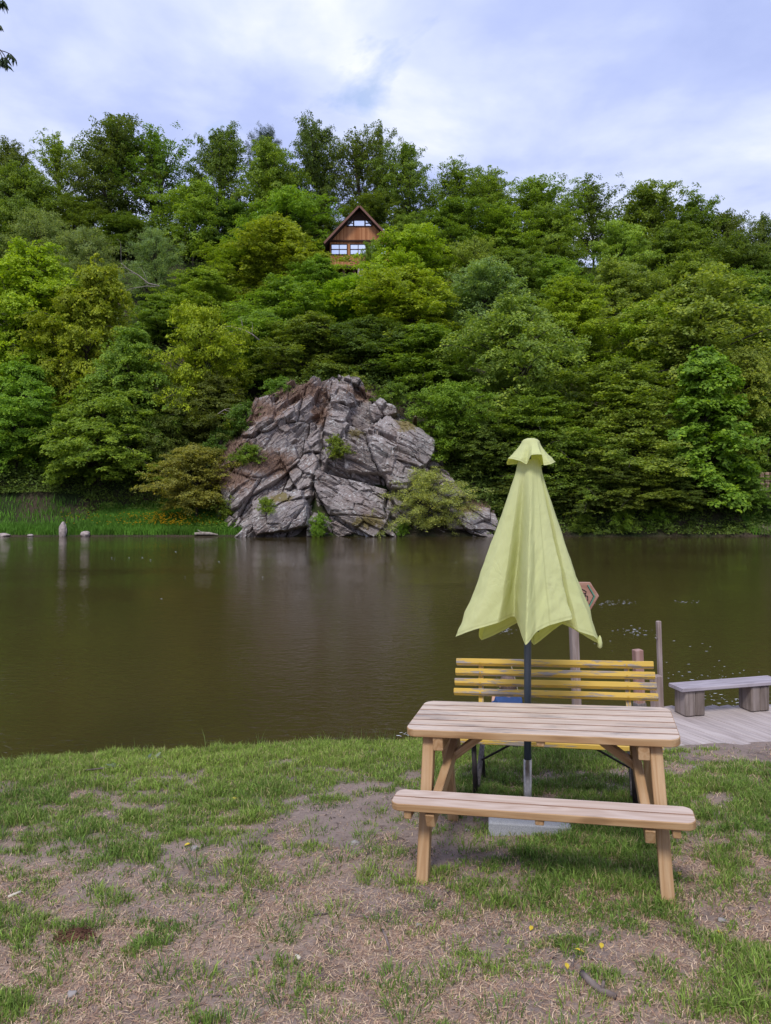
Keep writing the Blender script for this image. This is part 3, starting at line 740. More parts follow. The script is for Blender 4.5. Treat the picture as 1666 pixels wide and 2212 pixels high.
protos('high', 3, Ht=15, Rd=6.0, prof=P_LAYER, nb=160, base=.07, droop=.40, ppb=9, lpp=56, leaf=.29, pad=.72, irr=.38, plumes=18, thin=.20)
protos('round', 5, Ht=10, Rd=4.8, prof=P_ROUND, nb=110, base=.10, droop=.12, ppb=7, lpp=60, leaf=.25, pad=.66, irr=.40, plumes=18, thin=.26)
protos('tall', 5, Ht=15, Rd=5.2, prof=P_TALL, nb=100, base=.20, droop=-.06, ppb=7, lpp=56, leaf=.30, pad=.78, irr=.48, plumes=26, thin=.28, trunk_r=.016, rise=.75)
protos('airy', 4, Ht=15, Rd=5.0, prof=P_TALL, nb=66, base=.22, droop=-.12, ppb=6, lpp=40, leaf=.30, pad=.70, irr=.5, plumes=26, thin=.32, trunk_r=.013, rise=.9)
protos('feather', 2, Ht=8, Rd=4.2, prof=P_ROUND, nb=90, base=.10, droop=.10, ppb=6, lpp=60, leaf=.20, pad=.55, irr=.4, plumes=16, thin=.38, aspect=.38, ldroop=.1)
protos('column', 2, Ht=14, Rd=3.8, prof=P_COL, nb=105, base=.04, droop=.42, ppb=7, lpp=64, leaf=.32, pad=.72, irr=.30, plumes=5, thin=.16, aspect=.8)
protos('bush', 2, Ht=3, Rd=1.9, prof=P_ROUND, nb=42, base=.05, droop=.1, ppb=4, lpp=44, leaf=.17, pad=.36, irr=.4, plumes=9, thin=.4, trunk_r=.015)
protos('pine', 1, Ht=14, Rd=3.4, prof=P_ROUND, nb=70, base=.45, droop=-.1, ppb=5, lpp=120, leaf=.26, pad=.55, irr=.4, plumes=6, thin=.5, aspect=.16, ldroop=-.6)
PROTO['pine'][0]['crown'].materials[0] = M['needle']
print('leaves', sum(p['n'] for k in PROTO.values() for p in k))
used = {}
# foliage colours (real leaf albedo)
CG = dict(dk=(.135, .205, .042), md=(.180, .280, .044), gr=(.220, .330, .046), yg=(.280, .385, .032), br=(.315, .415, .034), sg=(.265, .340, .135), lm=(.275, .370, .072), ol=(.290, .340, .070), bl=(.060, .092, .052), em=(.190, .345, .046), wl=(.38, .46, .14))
def tree(name, label, cat, xc, yt, wv, Yd, kind, col, base=None, group=None, zb=None):
    p = PROTO[kind][used.get(kind, 0) % len(PROTO[kind])]; used[kind] = used.get(kind, 0) + 1
    X = (xc - CX) / F * Yd; zt = H - (yt - YH) / F * Yd
    zb = float(hz(X, Yd)) - .2 if zb is None else zb
    hgt = max(1.2, zt - zb); w = wv / F * Yd * {'tall': 1.30, 'airy': 1.32, 'layer': 1.28, 'round': 1.28}.get(kind, 1.0)
    sx = w / p['w']; sz = hgt / p['h']
    t = thing(name, label, cat, (X, Yd, zb), random.uniform(0, 6.28), group)
    t.scale = (sx, sx, sz)
    k = CG[col]; j = [random.uniform(.9, 1.1) for _ in k]
    for nm in ('crown', 'trunk'):
        o = link(nm, p[nm], t)
        if nm == 'crown': o.color = (k[0] * j[0], k[1] * j[1], k[2] * j[2], 1)
    return t
G_R, G_S, G_W = 'trees on the ridge against the sky', 'trees on the wooded slope', 'trees along the far water edge'
TR = [
 # ridge, left to right
 ('tree', 'dark green treetop cut by the left picture edge on the ridge', 25, 296, 120, 113, 'tall', 'dk', G_R),
 ('tree', 'thin light-topped ridge tree left of the tallest left-hand treetop', 130, 286, 115, 114, 'airy', 'gr', G_R),
 ('tree', 'tallest broad dark tree of the left ridge, its twin plumes highest in the sky', 238, 246, 165, 112, 'tall', 'dk', G_R),
 ('tree', 'forked dark ridge tree with sky showing under its heavy limbs', 352, 281, 150, 113, 'airy', 'md', G_R),
 ('tree', 'slim ridge tree with a narrow plume just left of the dark pine', 470, 261, 120, 113, 'tall', 'dk', G_R),
 ('pine_tree', 'dark blue-green pine top poking above the leafy ridge left of the house gable', 583, 256, 110, 121, 'pine', 'bl', G_R),
 ('tree', 'rounded bright green ridge tree standing in front of the dark pine', 592, 298, 150, 108, 'round', 'gr', G_R),
 ('tree', 'slender tall ridge tree with open top just right of the pine', 688, 252, 112, 112, 'tall', 'dk', G_R),
 ('tree', 'airy ridge tree directly above the house gable with sky between its leaves', 775, 270, 115, 113, 'airy', 'dk', G_R),
 ('tree', 'airy ridge tree with one thin spike, right above the right eave of the house', 822, 259, 95, 115, 'airy', 'dk', G_R),
 ('tree', 'green ridge tree beside the spiky airy one on its right', 885, 305, 125, 112, 'tall', 'md', G_R),
 ('tree', 'ridge tree whose crown starts the step down of the skyline right of the house', 985, 346, 120, 112, 'airy', 'md', G_R),
 ('tree', 'green ridge tree right of centre between two darker rounded crowns', 1062, 366, 125, 111, 'tall', 'gr', G_R),
 ('tree', 'broad ridge crown above the pale conical slope tree, its top nearly flat', 1172, 376, 135, 112, 'tall', 'gr', G_R),
 ('tree', 'dark feathery ridge tree with bare twigs sticking out at its right', 1282, 381, 120, 113, 'airy', 'dk', G_R),
 ('tree', 'big rounded ridge crown highest on the right-hand third of the skyline', 1390, 393, 165, 111, 'round', 'md', G_R),
 ('tree', 'ridge crown sloping down just right of the big rounded one', 1487, 424, 135, 112, 'tall', 'md', G_R),
 ('tree', 'low ridge tree before the last notch of sky on the right', 1566, 444, 120, 112, 'tall', 'dk', G_R),
 ('tree', 'last ridge treetop cut by the right picture edge', 1655, 455, 90, 112, 'tall', 'dk', G_R),
 # upper slope
 ('tree', 'mid green tree below the left picture-edge ridge crown', 60, 365, 170, 104, 'round', 'md', G_S),
 ('tree', 'dark filling tree under the thin light-topped ridge tree', 165, 420, 140, 105, 'tall', 'dk', G_S),
 ('tree', 'dark spreading tree at the foot of the tallest left ridge tree', 280, 470, 160, 102, 'layer', 'dk', G_S),
 ('tree', 'soft mid green rounded tree below the forked ridge tree', 418, 388, 135, 101, 'round', 'gr', G_S),
 ('tree', 'dark tree filling the gap below the slim ridge plume', 505, 430, 120, 104, 'layer', 'dk', G_S),
 ('tree', 'leafy mid green tree left of the house under the rounded ridge crown', 615, 395, 165, 101, 'round', 'gr', G_S),
 ('tree', 'dark tree close behind the left roof slope of the house', 692, 470, 110, 103, 'layer', 'dk', G_S),
 ('tree', 'dark leafy tree behind the roof peak of the house', 785, 420, 130, 106, 'tall', 'dk', G_S),
 ('tree', 'small fresh green tree touching the right roof edge of the house', 878, 462, 85, 98, 'round', 'md', G_S),
 ('tree', 'green tree on the slope under the skyline step right of the house', 975, 430, 150, 104, 'round', 'md', G_S),
 ('tree', 'leafy tree below the green ridge tree right of centre', 1085, 445, 150, 103, 'layer', 'gr', G_S),
 ('tree', 'yellowish tree below the nearly flat ridge crown', 1190, 440, 150, 103, 'round', 'gr', G_S),
 ('tree', 'pale green conical tree lower left of the big rounded ridge crown', 1338, 472, 115, 99, 'round', 'lm', G_S),
 ('tree', 'wide green tree under the sloping right-hand skyline', 1455, 470, 175, 104, 'layer', 'md', G_S),
 ('tree', 'dark green tree under the last notch of sky', 1570, 505, 165, 103, 'round', 'dk', G_S),
 ('tree', 'dark tree on the right picture edge below the last ridge top', 1655, 540, 120, 100, 'layer', 'md', G_S),
 # middle slope
 ('tree', 'light green crown on the left picture edge above the yellow-green giant', 20, 415, 130, 95, 'round', 'md', G_S),
 ('tree', 'pale sage tree on the left picture edge', 85, 450, 175, 92, 'feather', 'sg', G_S),
 ('tree', 'pale sage tree right of its twin, above the yellow-green giant tree', 190, 490, 190, 90, 'feather', 'sg', G_S),
 ('tree', 'grey-green tree with bare pale limbs hanging below its crown', 335, 492, 150, 88, 'feather', 'sg', G_S),
 ('tree', 'dusky green tree below and right of the bare-limbed tree', 440, 575, 150, 82, 'layer', 'gr', G_S),
 ('tree', 'small dusky tree in the hollow below the bare-limbed tree', 345, 640, 130, 78, 'layer', 'md', G_S),
 ('tree', 'yellow-green pointed tree left of the house, reaching up to its eave', 590, 460, 215, 88, 'layer', 'yg', G_S),
 ('tree', 'light tree at the outer left foot of the pointed yellow-green one', 515, 515, 130, 89, 'round', 'yg', G_S),
 ('tree', 'green tree covering the lower left corner of the house', 680, 545, 130, 83, 'layer', 'gr', G_S),
 ('tree', 'brightest yellow-green tree, covering the right half of the house', 885, 487, 195, 84, 'layer', 'br', G_S),
 ('sapling', 'thin sapling standing before the right-hand windows of the house', 806, 512, 46, 88, 'round', 'gr', G_S),
 ('tree', 'narrow light green tree right of the brightest one', 1022, 508, 105, 85, 'round', 'lm', G_S),
 ('tree', 'dark green tree in the dip right of the narrow light tree', 1110, 530, 140, 86, 'layer', 'md', G_S),
 ('tree', 'green tree uphill of the golden-tipped one, right of centre', 1200, 545, 130, 86, 'round', 'gr', G_S),
 ('tree', 'pale yellowish crown beside the cone-shaped tree, lower right of it', 1345, 555, 170, 82, 'round', 'lm', G_S),
 ('tree', 'leafy green crown above the huge pale lime tree', 1490, 540, 170, 84, 'round', 'gr', G_S),
 ('tree', 'green tree near the right picture edge above the lime', 1610, 570, 160, 82, 'layer', 'md', G_S),
 ('tree', 'yellow-green crown right below the house floor', 770, 592, 200, 78, 'layer', 'yg', G_S),
 ('tree', 'green crown left below the house, downhill of the pointed tree', 615, 590, 200, 76, 'layer', 'gr', G_S),
 ('tree', 'large spreading tree right below the house, gold on top and dark beneath', 880, 570, 230, 74, 'layer', 'yg', G_S),
 ('tree', 'grey-green crown right of the gold-topped spreading tree', 1045, 560, 190, 75, 'round', 'sg', G_S),
 ('tree', 'golden-tipped tree above the light green elm right of the cliff', 1235, 590, 170, 74, 'layer', 'br', G_S),
 ('tree', 'huge pale lime tree dominating the right slope', 1500, 590, 290, 66, 'round', 'lm', G_S),
 ('tree', 'yellowish-green tree left of the huge pale lime', 1395, 640, 190, 69, 'round', 'yg', G_S),
 ('tree', 'green tree on the right picture edge beside the lime', 1645, 640, 160, 70, 'layer', 'md', G_S),
 # lower slope
 ('tree', 'mid green tree above the left top of the cliff', 560, 660, 190, 70, 'layer', 'gr', G_S),
 ('tree', 'dark green tree hanging over the top of the cliff', 665, 670, 200, 67.5, 'layer', 'md', G_S),
 ('tree', 'dark layered tree over the right shoulder of the cliff', 800, 680, 220, 68, 'layer', 'dk', G_S),
 ('tree', 'deep green layered tree uphill of the bright green one beside the cliff', 925, 690, 210, 67, 'layer', 'md', G_S),
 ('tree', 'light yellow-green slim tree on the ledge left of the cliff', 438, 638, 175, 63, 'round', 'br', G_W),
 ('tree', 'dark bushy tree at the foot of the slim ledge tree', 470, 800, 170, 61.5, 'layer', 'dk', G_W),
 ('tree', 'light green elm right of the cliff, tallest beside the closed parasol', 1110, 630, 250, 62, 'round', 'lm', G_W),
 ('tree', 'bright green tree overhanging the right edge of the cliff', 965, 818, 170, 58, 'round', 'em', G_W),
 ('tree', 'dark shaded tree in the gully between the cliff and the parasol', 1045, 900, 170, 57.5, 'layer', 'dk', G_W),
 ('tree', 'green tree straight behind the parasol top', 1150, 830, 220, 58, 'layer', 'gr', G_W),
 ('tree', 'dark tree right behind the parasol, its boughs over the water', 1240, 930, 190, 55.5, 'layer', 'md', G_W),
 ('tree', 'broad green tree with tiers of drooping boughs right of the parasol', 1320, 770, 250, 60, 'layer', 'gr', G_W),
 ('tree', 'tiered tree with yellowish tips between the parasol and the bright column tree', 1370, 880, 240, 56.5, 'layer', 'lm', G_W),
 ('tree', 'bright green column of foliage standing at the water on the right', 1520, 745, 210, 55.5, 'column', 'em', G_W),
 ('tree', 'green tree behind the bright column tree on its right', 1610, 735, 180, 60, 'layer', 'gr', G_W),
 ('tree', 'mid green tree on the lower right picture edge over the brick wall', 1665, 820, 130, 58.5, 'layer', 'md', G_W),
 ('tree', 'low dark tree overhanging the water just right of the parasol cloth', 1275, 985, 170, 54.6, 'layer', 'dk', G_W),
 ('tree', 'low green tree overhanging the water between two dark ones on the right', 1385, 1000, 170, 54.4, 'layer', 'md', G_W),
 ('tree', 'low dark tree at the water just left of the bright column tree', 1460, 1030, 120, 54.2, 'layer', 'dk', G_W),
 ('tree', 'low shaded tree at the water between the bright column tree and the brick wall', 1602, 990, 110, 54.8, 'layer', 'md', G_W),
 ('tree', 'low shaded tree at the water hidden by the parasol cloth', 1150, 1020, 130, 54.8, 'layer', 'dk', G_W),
 # the mass on the left
 ('tree', 'yellow-green giant tree cut by the left picture edge', 50, 525, 330, 67.5, 'high', 'br', G_W),
 ('tree', 'yellow-green tree right beside the giant on the left', 185, 545, 250, 66, 'high', 'yg', G_W),
 ('tree', 'green tree on the right flank of the left giant', 275, 690, 230, 61.5, 'high', 'gr', G_W),
 ('tree', 'tree with low boughs hanging to the flower bank below the giant', 215, 790, 300, 59.4, 'high', 'gr', G_W),
 ('tree', 'green tree with dark hollow beneath on the left picture edge', 35, 760, 250, 60.3, 'high', 'gr', G_W),
 ('tree', 'shady tree between the left mass and the slim ledge tree', 370, 830, 120, 60.5, 'layer', 'dk', G_W),
]
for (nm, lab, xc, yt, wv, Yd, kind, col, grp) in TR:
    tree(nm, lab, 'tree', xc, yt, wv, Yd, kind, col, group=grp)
def shrub(label, xc, yt, yb, wv, kind, col, Yd=None, p=None, name='shrub'):
    if p is None: Yd = Yd or 54; p = P(xc, yb, Yd)
    return tree(name, label, 'shrub', CX + F * p.x / p.y, YH + F * (H - (p.z + (yb - yt) / F * p.y)) / p.y, wv, p.y, kind, col, group='shrubs on the far bank and cliff', zb=p.z - .15)
shrub('yellowish olive shrub left of the cliff foot above the flower bank', 425, 955, 1108, 158, 'round', 'ol', 55.4)
shrub('pale yellow-green feathery willow bush at the water right of the cliff', 920, 1005, 1152, 215, 'feather', 'wl', 52.9, name='willow_bush')
shrub('small bright shrub growing in the middle of the cliff face', 727, 935, 985, 75, 'bush', 'gr', p=rock_pt(727, 985) + Vector((0, -.2, 0)))
shrub('green tuft filling the cleft at the cliff foot', 692, 1100, 1158, 55, 'bush', 'em', p=rock_pt(690, 1150) + Vector((0, -.5, -.3)))
shrub('dull green shrub on the left ledge of the cliff', 535, 955, 1000, 80, 'bush', 'md', p=rock_pt(535, 1000))
shrub('low green shrub on the cliff left of the fissure', 575, 1075, 1110, 50, 'bush', 'gr', p=rock_pt(575, 1105))
shrub('small dark bush on the right top of the cliff', 855, 835, 885, 90, 'bush', 'md', p=rock_pt(850, 870) + Vector((0, 1.2, .2)))
shrub('leafy dark bush on the upper left rim of the cliff', 500, 850, 920, 120, 'bush', 'dk', p=rock_pt(520, 925) + Vector((0, .6, 0)))
shrub('dark bush on the left edge of the cliff above the olive shrub', 455, 905, 975, 90, 'bush', 'dk', p=rock_pt(470, 985) + Vector((0, .3, 0)))
shrub('dull bush at the highest left step of the cliff', 600, 800, 850, 90, 'bush', 'md', p=rock_pt(600, 850) + Vector((0, 1.0, -.2)))
shrub('pale dry bush behind the topmost cliff block', 780, 800, 845, 80, 'bush', 'ol', p=rock_pt(765, 838) + Vector((0, 1.0, -.2)))
shrub('low bush on the lower left foot of the cliff behind the flower bank', 500, 1060, 1115, 80, 'bush', 'gr', 54.6)
shrub('low green bush beside the willow bush at the cliff foot', 868, 1120, 1158, 50, 'bush', 'em', Yd=52.9)
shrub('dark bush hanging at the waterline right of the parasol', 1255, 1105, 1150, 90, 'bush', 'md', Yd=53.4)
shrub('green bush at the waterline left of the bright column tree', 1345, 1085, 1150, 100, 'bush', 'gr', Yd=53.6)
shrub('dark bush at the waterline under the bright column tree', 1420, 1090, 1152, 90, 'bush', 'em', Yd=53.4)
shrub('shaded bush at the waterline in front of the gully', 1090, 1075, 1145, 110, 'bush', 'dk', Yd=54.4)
# undergrowth that clothes the slope
def carpet(name, n, lpp, zone, size, leaf, col, hmax):
    R = np.random.default_rng(91 + n); X, Y = zone(R, n); Z = hz(X, Y)
    m = n * lpp; i = np.repeat(np.arange(n), lpp)
    s = (size * R.uniform(.5, 1.4, n))[i]; hh = (hmax * R.uniform(.3, 1, n))[i]
    a = R.uniform(0, 2 * PI, m); q = np.sqrt(R.uniform(0, 1, m))
    C = np.stack([X[i] + np.cos(a) * q * s, Y[i] + np.sin(a) * q * s, Z[i] + hh * (1 - q ** 2) * R.uniform(.3, 1, m)], -1)
    Nn = np.stack([np.cos(a) * q * .7, np.sin(a) * q * .7, np.ones(m)], -1) + R.normal(0, .5, (m, 3)); Nn /= np.linalg.norm(Nn, axis=1, keepdims=True)
    V = leaf_quads(C, Nn, leaf * R.uniform(.6, 1.3, m), .6, .3, R)
    T = np.stack([np.clip(R.uniform(.1, .8, n)[i] + R.normal(0, .15, m), 0, 1), np.clip(R.uniform(-.6, .5, m), 0, 1), a * 0, a * 0 + 1], -1)
    me = np_mesh(name, V.reshape(-1, 3), [np.arange(m * 4).reshape(m, 4)], M['leaf'], {'tint': ('FLOAT_COLOR', np.repeat(T, 4, 0))})
    o = tag(link(name, me), kind='stuff'); o.color = (*CG[col], 1); return o
def z_slope(R, n):
    Y = R.uniform(54.5, 116, n); X = (R.uniform(-60, 1730, n) - CX) / F * Y
    k = (np.abs(X + 4.5) < 9.5) & (Y < 61); Y = np.where(k, R.uniform(61.5, 70, n), Y)
    k = (X < -8) & (Y < 58.5); Y = np.where(k, Y + 6, Y)
    return X, Y
carpet('undergrowth', 3200, 62, z_slope, 1.5, .28, 'dk', 2.2)
def z_gully(R, n):
    X = R.uniform(3.5, 13, n); return X, R.uniform(54.2, 61, n)
carpet('gully_ivy', 420, 60, z_gully, .9, .2, 'dk', 1.0)
def z_right(R, n):
    X = R.uniform(6.5, 32, n); return X, R.uniform(52.5, 54.6, n)
carpet('bank_herbs', 420, 50, z_right, .7, .17, 'dk', .8)
def z_flat(R, n):
    X = R.uniform(-34, -9.4, n); Y = R.uniform(57.3, 64, n); k = X < -24; Y = np.where(k, np.maximum(Y, 58.5), Y); return X, Y
carpet('nettle_bank', 900, 60, z_flat, .8, .17, 'dk', 1.1)
def z_nook(R, n):
    X = R.normal(-12.2, 1.5, n); return X, R.uniform(52.9, 57, n)
carpet('leafy_bank', 230, 60, z_nook, .5, .15, 'em', 1.0)
# tall grass on the far bank, with its flowers
n = 62000; X = np.concatenate([rng.uniform(-31, -9.2, n - 3000), rng.uniform(26.5, 33, 3000)]); Y = 52.4 + rng.uniform(0, 1, n) * np.where(X < 0, 5.6, 2.0)
k = ~((X < -22.5 + .8 * vnoise(Y, Y * 0)) & (Y > 53.9) & (rng.uniform(0, 1, n) < .93)); X, Y = X[k], Y[k]; n = len(X)
bl_t = np.array([.120, .265, .030]) * (.6 + .8 * np.clip(.5 + .8 * fbm(X * .5, Y * .6, seed=61, n=3), 0, 1))[:, None] * rng.uniform(.75, 1.25, (n, 1))
dryb = ((X > 27) & (Y < 53.6) & (rng.uniform(0, 1, n) < .6))[:, None]
tag(link('meadow_grass', blades(X, Y, np.maximum(hz(X, Y), ZW - .05), rng.uniform(.2, .6, n), rng.uniform(.035, .07, n), rng.uniform(.05, .5, n), rng.uniform(0, 6.28, n), np.where(dryb, np.array([.30, .25, .18]), bl_t), 'meadow_grass', M['grass'])), kind='stuff')
n = 420; xv_ = np.concatenate([rng.normal(345, 60, 250), rng.normal(375, 28, 90), rng.uniform(130, 520, 80)]); Y = rng.uniform(52.9, 55.6, n); X = (xv_ - CX) / F * Y
mb = MB()
for x, y in zip(X, Y):
    z = max(float(hz(x, y)), ZW) + random.uniform(.5, .72); r = random.uniform(.05, .085)
    ring = [(x + math.cos(a) * r, y + math.sin(a) * r, z + r * .35) for a in np.linspace(0, 2 * PI, 6)[:-1]]
    mb.add(ring + [(x, y, z - r * .4), (x, y, z + r * .1)], [(i, (i + 1) % 5, 5) for i in range(5)] + [((i + 1) % 5, i, 6) for i in range(5)])
tag(mb.build('yellow_flowers', M['flower']), kind='stuff')
# yellow broom on the cliff top and dry grass tufts on its ledges
n = 9000; q = rng.integers(0, nu * nv, n * 6); gsel = veg_g.ravel()[q] > rng.uniform(.25, 1.0, len(q)); q = q[gsel & (QQ.ravel()[q] < 1.02)][:n]; n = len(q)
tag(link('dry_ledge_grass', blades(UU.ravel()[q], DEP.ravel()[q] - .05, ZF.ravel()[q], rng.uniform(.15, .45, n), np.full(n, .03), rng.uniform(.2, .95, n), rng.uniform(0, 6.28, n),
    np.array([.27, .18, .13]) * rng.uniform(.5, 1.3, (n, 1)), 'dry_ledge_grass', M['straw'])), kind='stuff')
# stones and drift wood on the far shore
def boulder(label, xc, yb, wv, hv, seed, Yd=52.3, cat='stone', name='boulder'):
    p = P(xc, yb, Yd); w = wv / F * Yd; h = hv / F * Yd
    nu_, nv_ = 26, 16; th = np.linspace(0, 2 * PI, nu_); fi = np.linspace(-.5 * PI, .5 * PI, nv_); T_, F_ = np.meshgrid(th, fi)
    x, y, z = np.cos(F_) * np.cos(T_), np.cos(F_) * np.sin(T_), np.sin(F_)
    r = 1 + .28 * fbm(x * 1.3 + seed, y * 1.3, z * 1.3, seed=seed, n=3)
    r = np.where(T_ > 6.28, r[:, :1], r)
    me = grid_mesh(name, x * r * w * .5, y * r * w * .45, z * r * h * .62 + h * .40, M['stone'], smooth=False)
    o = link(name, me, None, (p.x, p.y, ZW)); return tag(o, label, cat, 'stones at the far waterline')
boulder('rounded pale boulder at the far waterline below the left trees', 185, 1160, 20, 12, 3)
boulder('flat pale stone at the far waterline beside the left picture edge', 8, 1160, 26, 7, 5)
boulder('small pale stone between the picture edge and the upright stone', 66, 1160, 13, 5, 8)
boulder('upright grey stone post at the far waterline on the left', 136, 1160, 16, 32, 12, name='standing_stone')
t = thing('driftwood_log', 'pale driftwood log lying at the far waterline below the yellow flowers', 'log', P(446, 1157, 52.3))
mb = MB(); mb.tube([(-.85, 0, .12), (-.4, .05, .16), (.2, 0, .15), (.8, .1, .06)], [.10, .12, .11, .05], 8); mb.build('stem', M['pale_bark'], t)
mb = MB(); mb.tube([(-.3, 0, .2), (-.5, -.05, .34), (-.62, -.06, .42)], [.05, .035, .015], 6); mb.build('branch_stub', M['pale_bark'], t)
# bare pale limbs that show in the slope
def bare(label, pts, Yd, r0=.09, group='bare branches in the wood'):
    base = P(*pts[0], Yd); t = thing('bare_branch', label, 'branch', base, 0, group)
    mb = MB(); q = [P(x, y, Yd - .25 * i) - base for i, (x, y) in enumerate(pts)]
    mb.tube(q, [r0 * (1 - .75 * i / (len(q) - 1)) for i in range(len(q))], 6); mb.build('limb', M['pale_bark'], t, True)
    R = random.Random(len(label))
    for k in range(1, len(q)):
        a = q[k]; d = (q[k] - q[k - 1]).normalized(); s = R.choice((-1, 1)); L = (q[-1] - q[0]).length * R.uniform(.25, .45)
        e = a + (d * .6 + Vector((s * d.z * -.8, R.uniform(-.2, .2), .7 * s * d.x + .25))) * L
        m = MB(); m.tube([a, (a + e) / 2 + Vector((0, 0, .12 * L)), e, e + d * L * .25], [r0 * .45, r0 * .3, r0 * .15, .012], 5); m.build('twig', M['pale_bark'], t, True)
bare('bare pale limb reaching left below the grey-green tree', [(345, 618), (320, 612), (300, 595), (275, 580), (262, 568)], 80)
bare('bare pale limb pointing flat left under the grey-green tree', [(345, 620), (318, 618), (290, 622), (266, 630)], 80.5, .06)
bare('bare grey limb arching over the trees uphill of the cliff', [(560, 735), (545, 722), (525, 712), (500, 705)], 64.5, .08)
bare('pale forked limb hanging from the elm behind the parasol top', [(1160, 905), (1168, 930), (1160, 952), (1178, 965)], 56, .06)
bare('pale dead branch on the dark bush left of the cliff', [(455, 905), (470, 895), (485, 885), (500, 890)], 58.5, .06)

# ------------------------------------------------------------------ wooden house on the slope
HY_ = 95.0; hs = HY_ / F
hx0 = (777 - CX) * hs; zf = H - (577 - YH) * hs
house = thing('wooden_house', 'orange boarded gable-fronted house among the trees high on the slope', 'house', (hx0, HY_, zf))
hw = 64 * hs; ze = (577 - 523) * hs; zp = (577 - 455) * hs; dp = 9.0; zb = .0
mb = MB()                                                      # body with gable
sl = (zp - ze) / hw
prof_ = [(-hw, 0), (hw, 0), (hw, ze), (0, zp), (-hw, ze)]
V = [(x, 0, z) for x, z in prof_] + [(x, dp, z) for x, z in prof_]
mb.add(V, [(0, 1, 2, 3, 4), (9, 8, 7, 6, 5)] + [((i + 1) % 5, i, i + 5, (i + 1) % 5 + 5) for i in range(5)])
mb.build('wall', M['cladding'], house)
ov, oh = 10 * hs, 1.1
for sx in (-1, 1):
    mb = MB(); a = Vector((0, 0, zp + .12)); b = Vector((sx * (hw + ov), 0, ze - ov * sl + .12)); th = .16
    up = Vector((sx * sl, 0, 1)).normalized() * th
    q = [a, b, b + up, a + up]
    V = [v + Vector((0, -oh, 0)) for v in q] + [v + Vector((0, dp + oh, 0)) for v in q]
    mb.add(V, [(0, 1, 2, 3), (7, 6, 5, 4)] + [((i + 1) % 4, i, i + 4, (i + 1) % 4 + 4) for i in range(4)])
    r = mb.build('roof', M['roof'], house)
    mb = MB(); f = [a + Vector((0, 0, -.10)), b + Vector((0, 0, -.10)), b + up * 1.15, a + up * 1.15]
    V = [v + Vector((0, -oh - .07, 0)) for v in f] + [v + Vector((0, -oh - .003, 0)) for v in f]
    mb.add(V, [(0, 1, 2, 3), (7, 6, 5, 4)] + [((i + 1) % 4, i, i + 4, (i + 1) % 4 + 4) for i in range(4)])
    mb.build('barge_board', M['fascia'], r)
mb = MB(); gy = (577 - 476) * hs                                  # dark panel painting the overhang's shadow on the upper gable; floor beams
mb.add([(-(zp - gy) / sl + .05, -.03, gy), ((zp - gy) / sl - .05, -.03, gy), (0, -.03, zp - .06), (-(zp - gy) / sl + .05, .02, gy), ((zp - gy) / sl - .05, .02, gy), (0, .02, zp - .06)],
       [(0, 1, 2), (5, 4, 3), (0, 3, 4, 1), (1, 4, 5, 2), (2, 5, 3, 0)]); mb.build('gable_shade', M['dark_timber_and_shade'], house)
mb = MB(); mb.box((0, -.10, (577 - 521) * hs), (2 * hw, .2, .22)); mb.build('floor_beam', M['dark_timber_and_shade'], house)
mb = MB(); mb.box((0, -.08, .02), (2 * hw + .1, .16, .30)); mb.build('sill_beam', M['dark_timber_and_shade'], house)
def window(x0, x1, y0, y1, cols, rows, slant=0):
    X0, X1, Z0, Z1 = (x0 - 777) * hs, (x1 - 777) * hs, (577 - y1) * hs, (577 - y0) * hs
    t = .09; fm = MB()
    for x in np.linspace(X0, X1, cols + 1): fm.box((x, -.05, (Z0 + Z1) / 2), (t, .12, Z1 - Z0 + t))
    for z in np.linspace(Z0, Z1, rows + 1): fm.box(((X0 + X1) / 2, -.052, z), (X1 - X0 + t * 1.2, .10, t))
    f = fm.build('window', M['dark_timber_and_shade'], house)
    g = MB(); g.box(((X0 + X1) / 2, -.012, (Z0 + Z1) / 2), (X1 - X0, .02, Z1 - Z0)); g.build('pane', M['glass'], f)
window(716, 750, 528, 550, 2, 2); window(757, 791, 528, 550, 2, 2); window(800, 834, 528, 550, 2, 2)
window(765, 788, 476, 489, 1, 1); window(749.5, 763.5, 476, 489, 1, 2); window(789.5, 803.5, 476, 489, 1, 2)
mb = MB()
for x in np.linspace(-hw + .4, hw - .4, 6): mb.box((x, .35, -1.6), (.35, .4, 3.1))
mb.build('stilt', M['dark_timber_and_shade'], house)
mb = MB(); mb.box((.1, .15, -.7), (.7, .5, 1.1)); mb.build('chimney_footing', M['stone'], house)

# ------------------------------------------------------------------ brick parapet by the far right shore
bp = P(1668, 1056, 56.5)
w = thing('brick_wall', 'low tan lattice brick wall on a stone ledge at the right picture edge over the far bank', 'wall', bp)
mb = MB()
for r in range(5):
    for c in range(14):
        mb.box((-.85 + c * .42 + (r % 2) * .03, 0, .14 + r * .26), (.30, .3, .22), 0, .03)
mb.build('brickwork', M['brick'], w)
mb = MB(); mb.box((2, .05, -.06), (6.2, .8, .14)); mb.build('ledge', M['stone'], w)
mb = MB(); mb.box((2.2, .35, -1.6), (5.4, .6, 2.9), 0, .05); mb.build('footing', M['stone'], w)

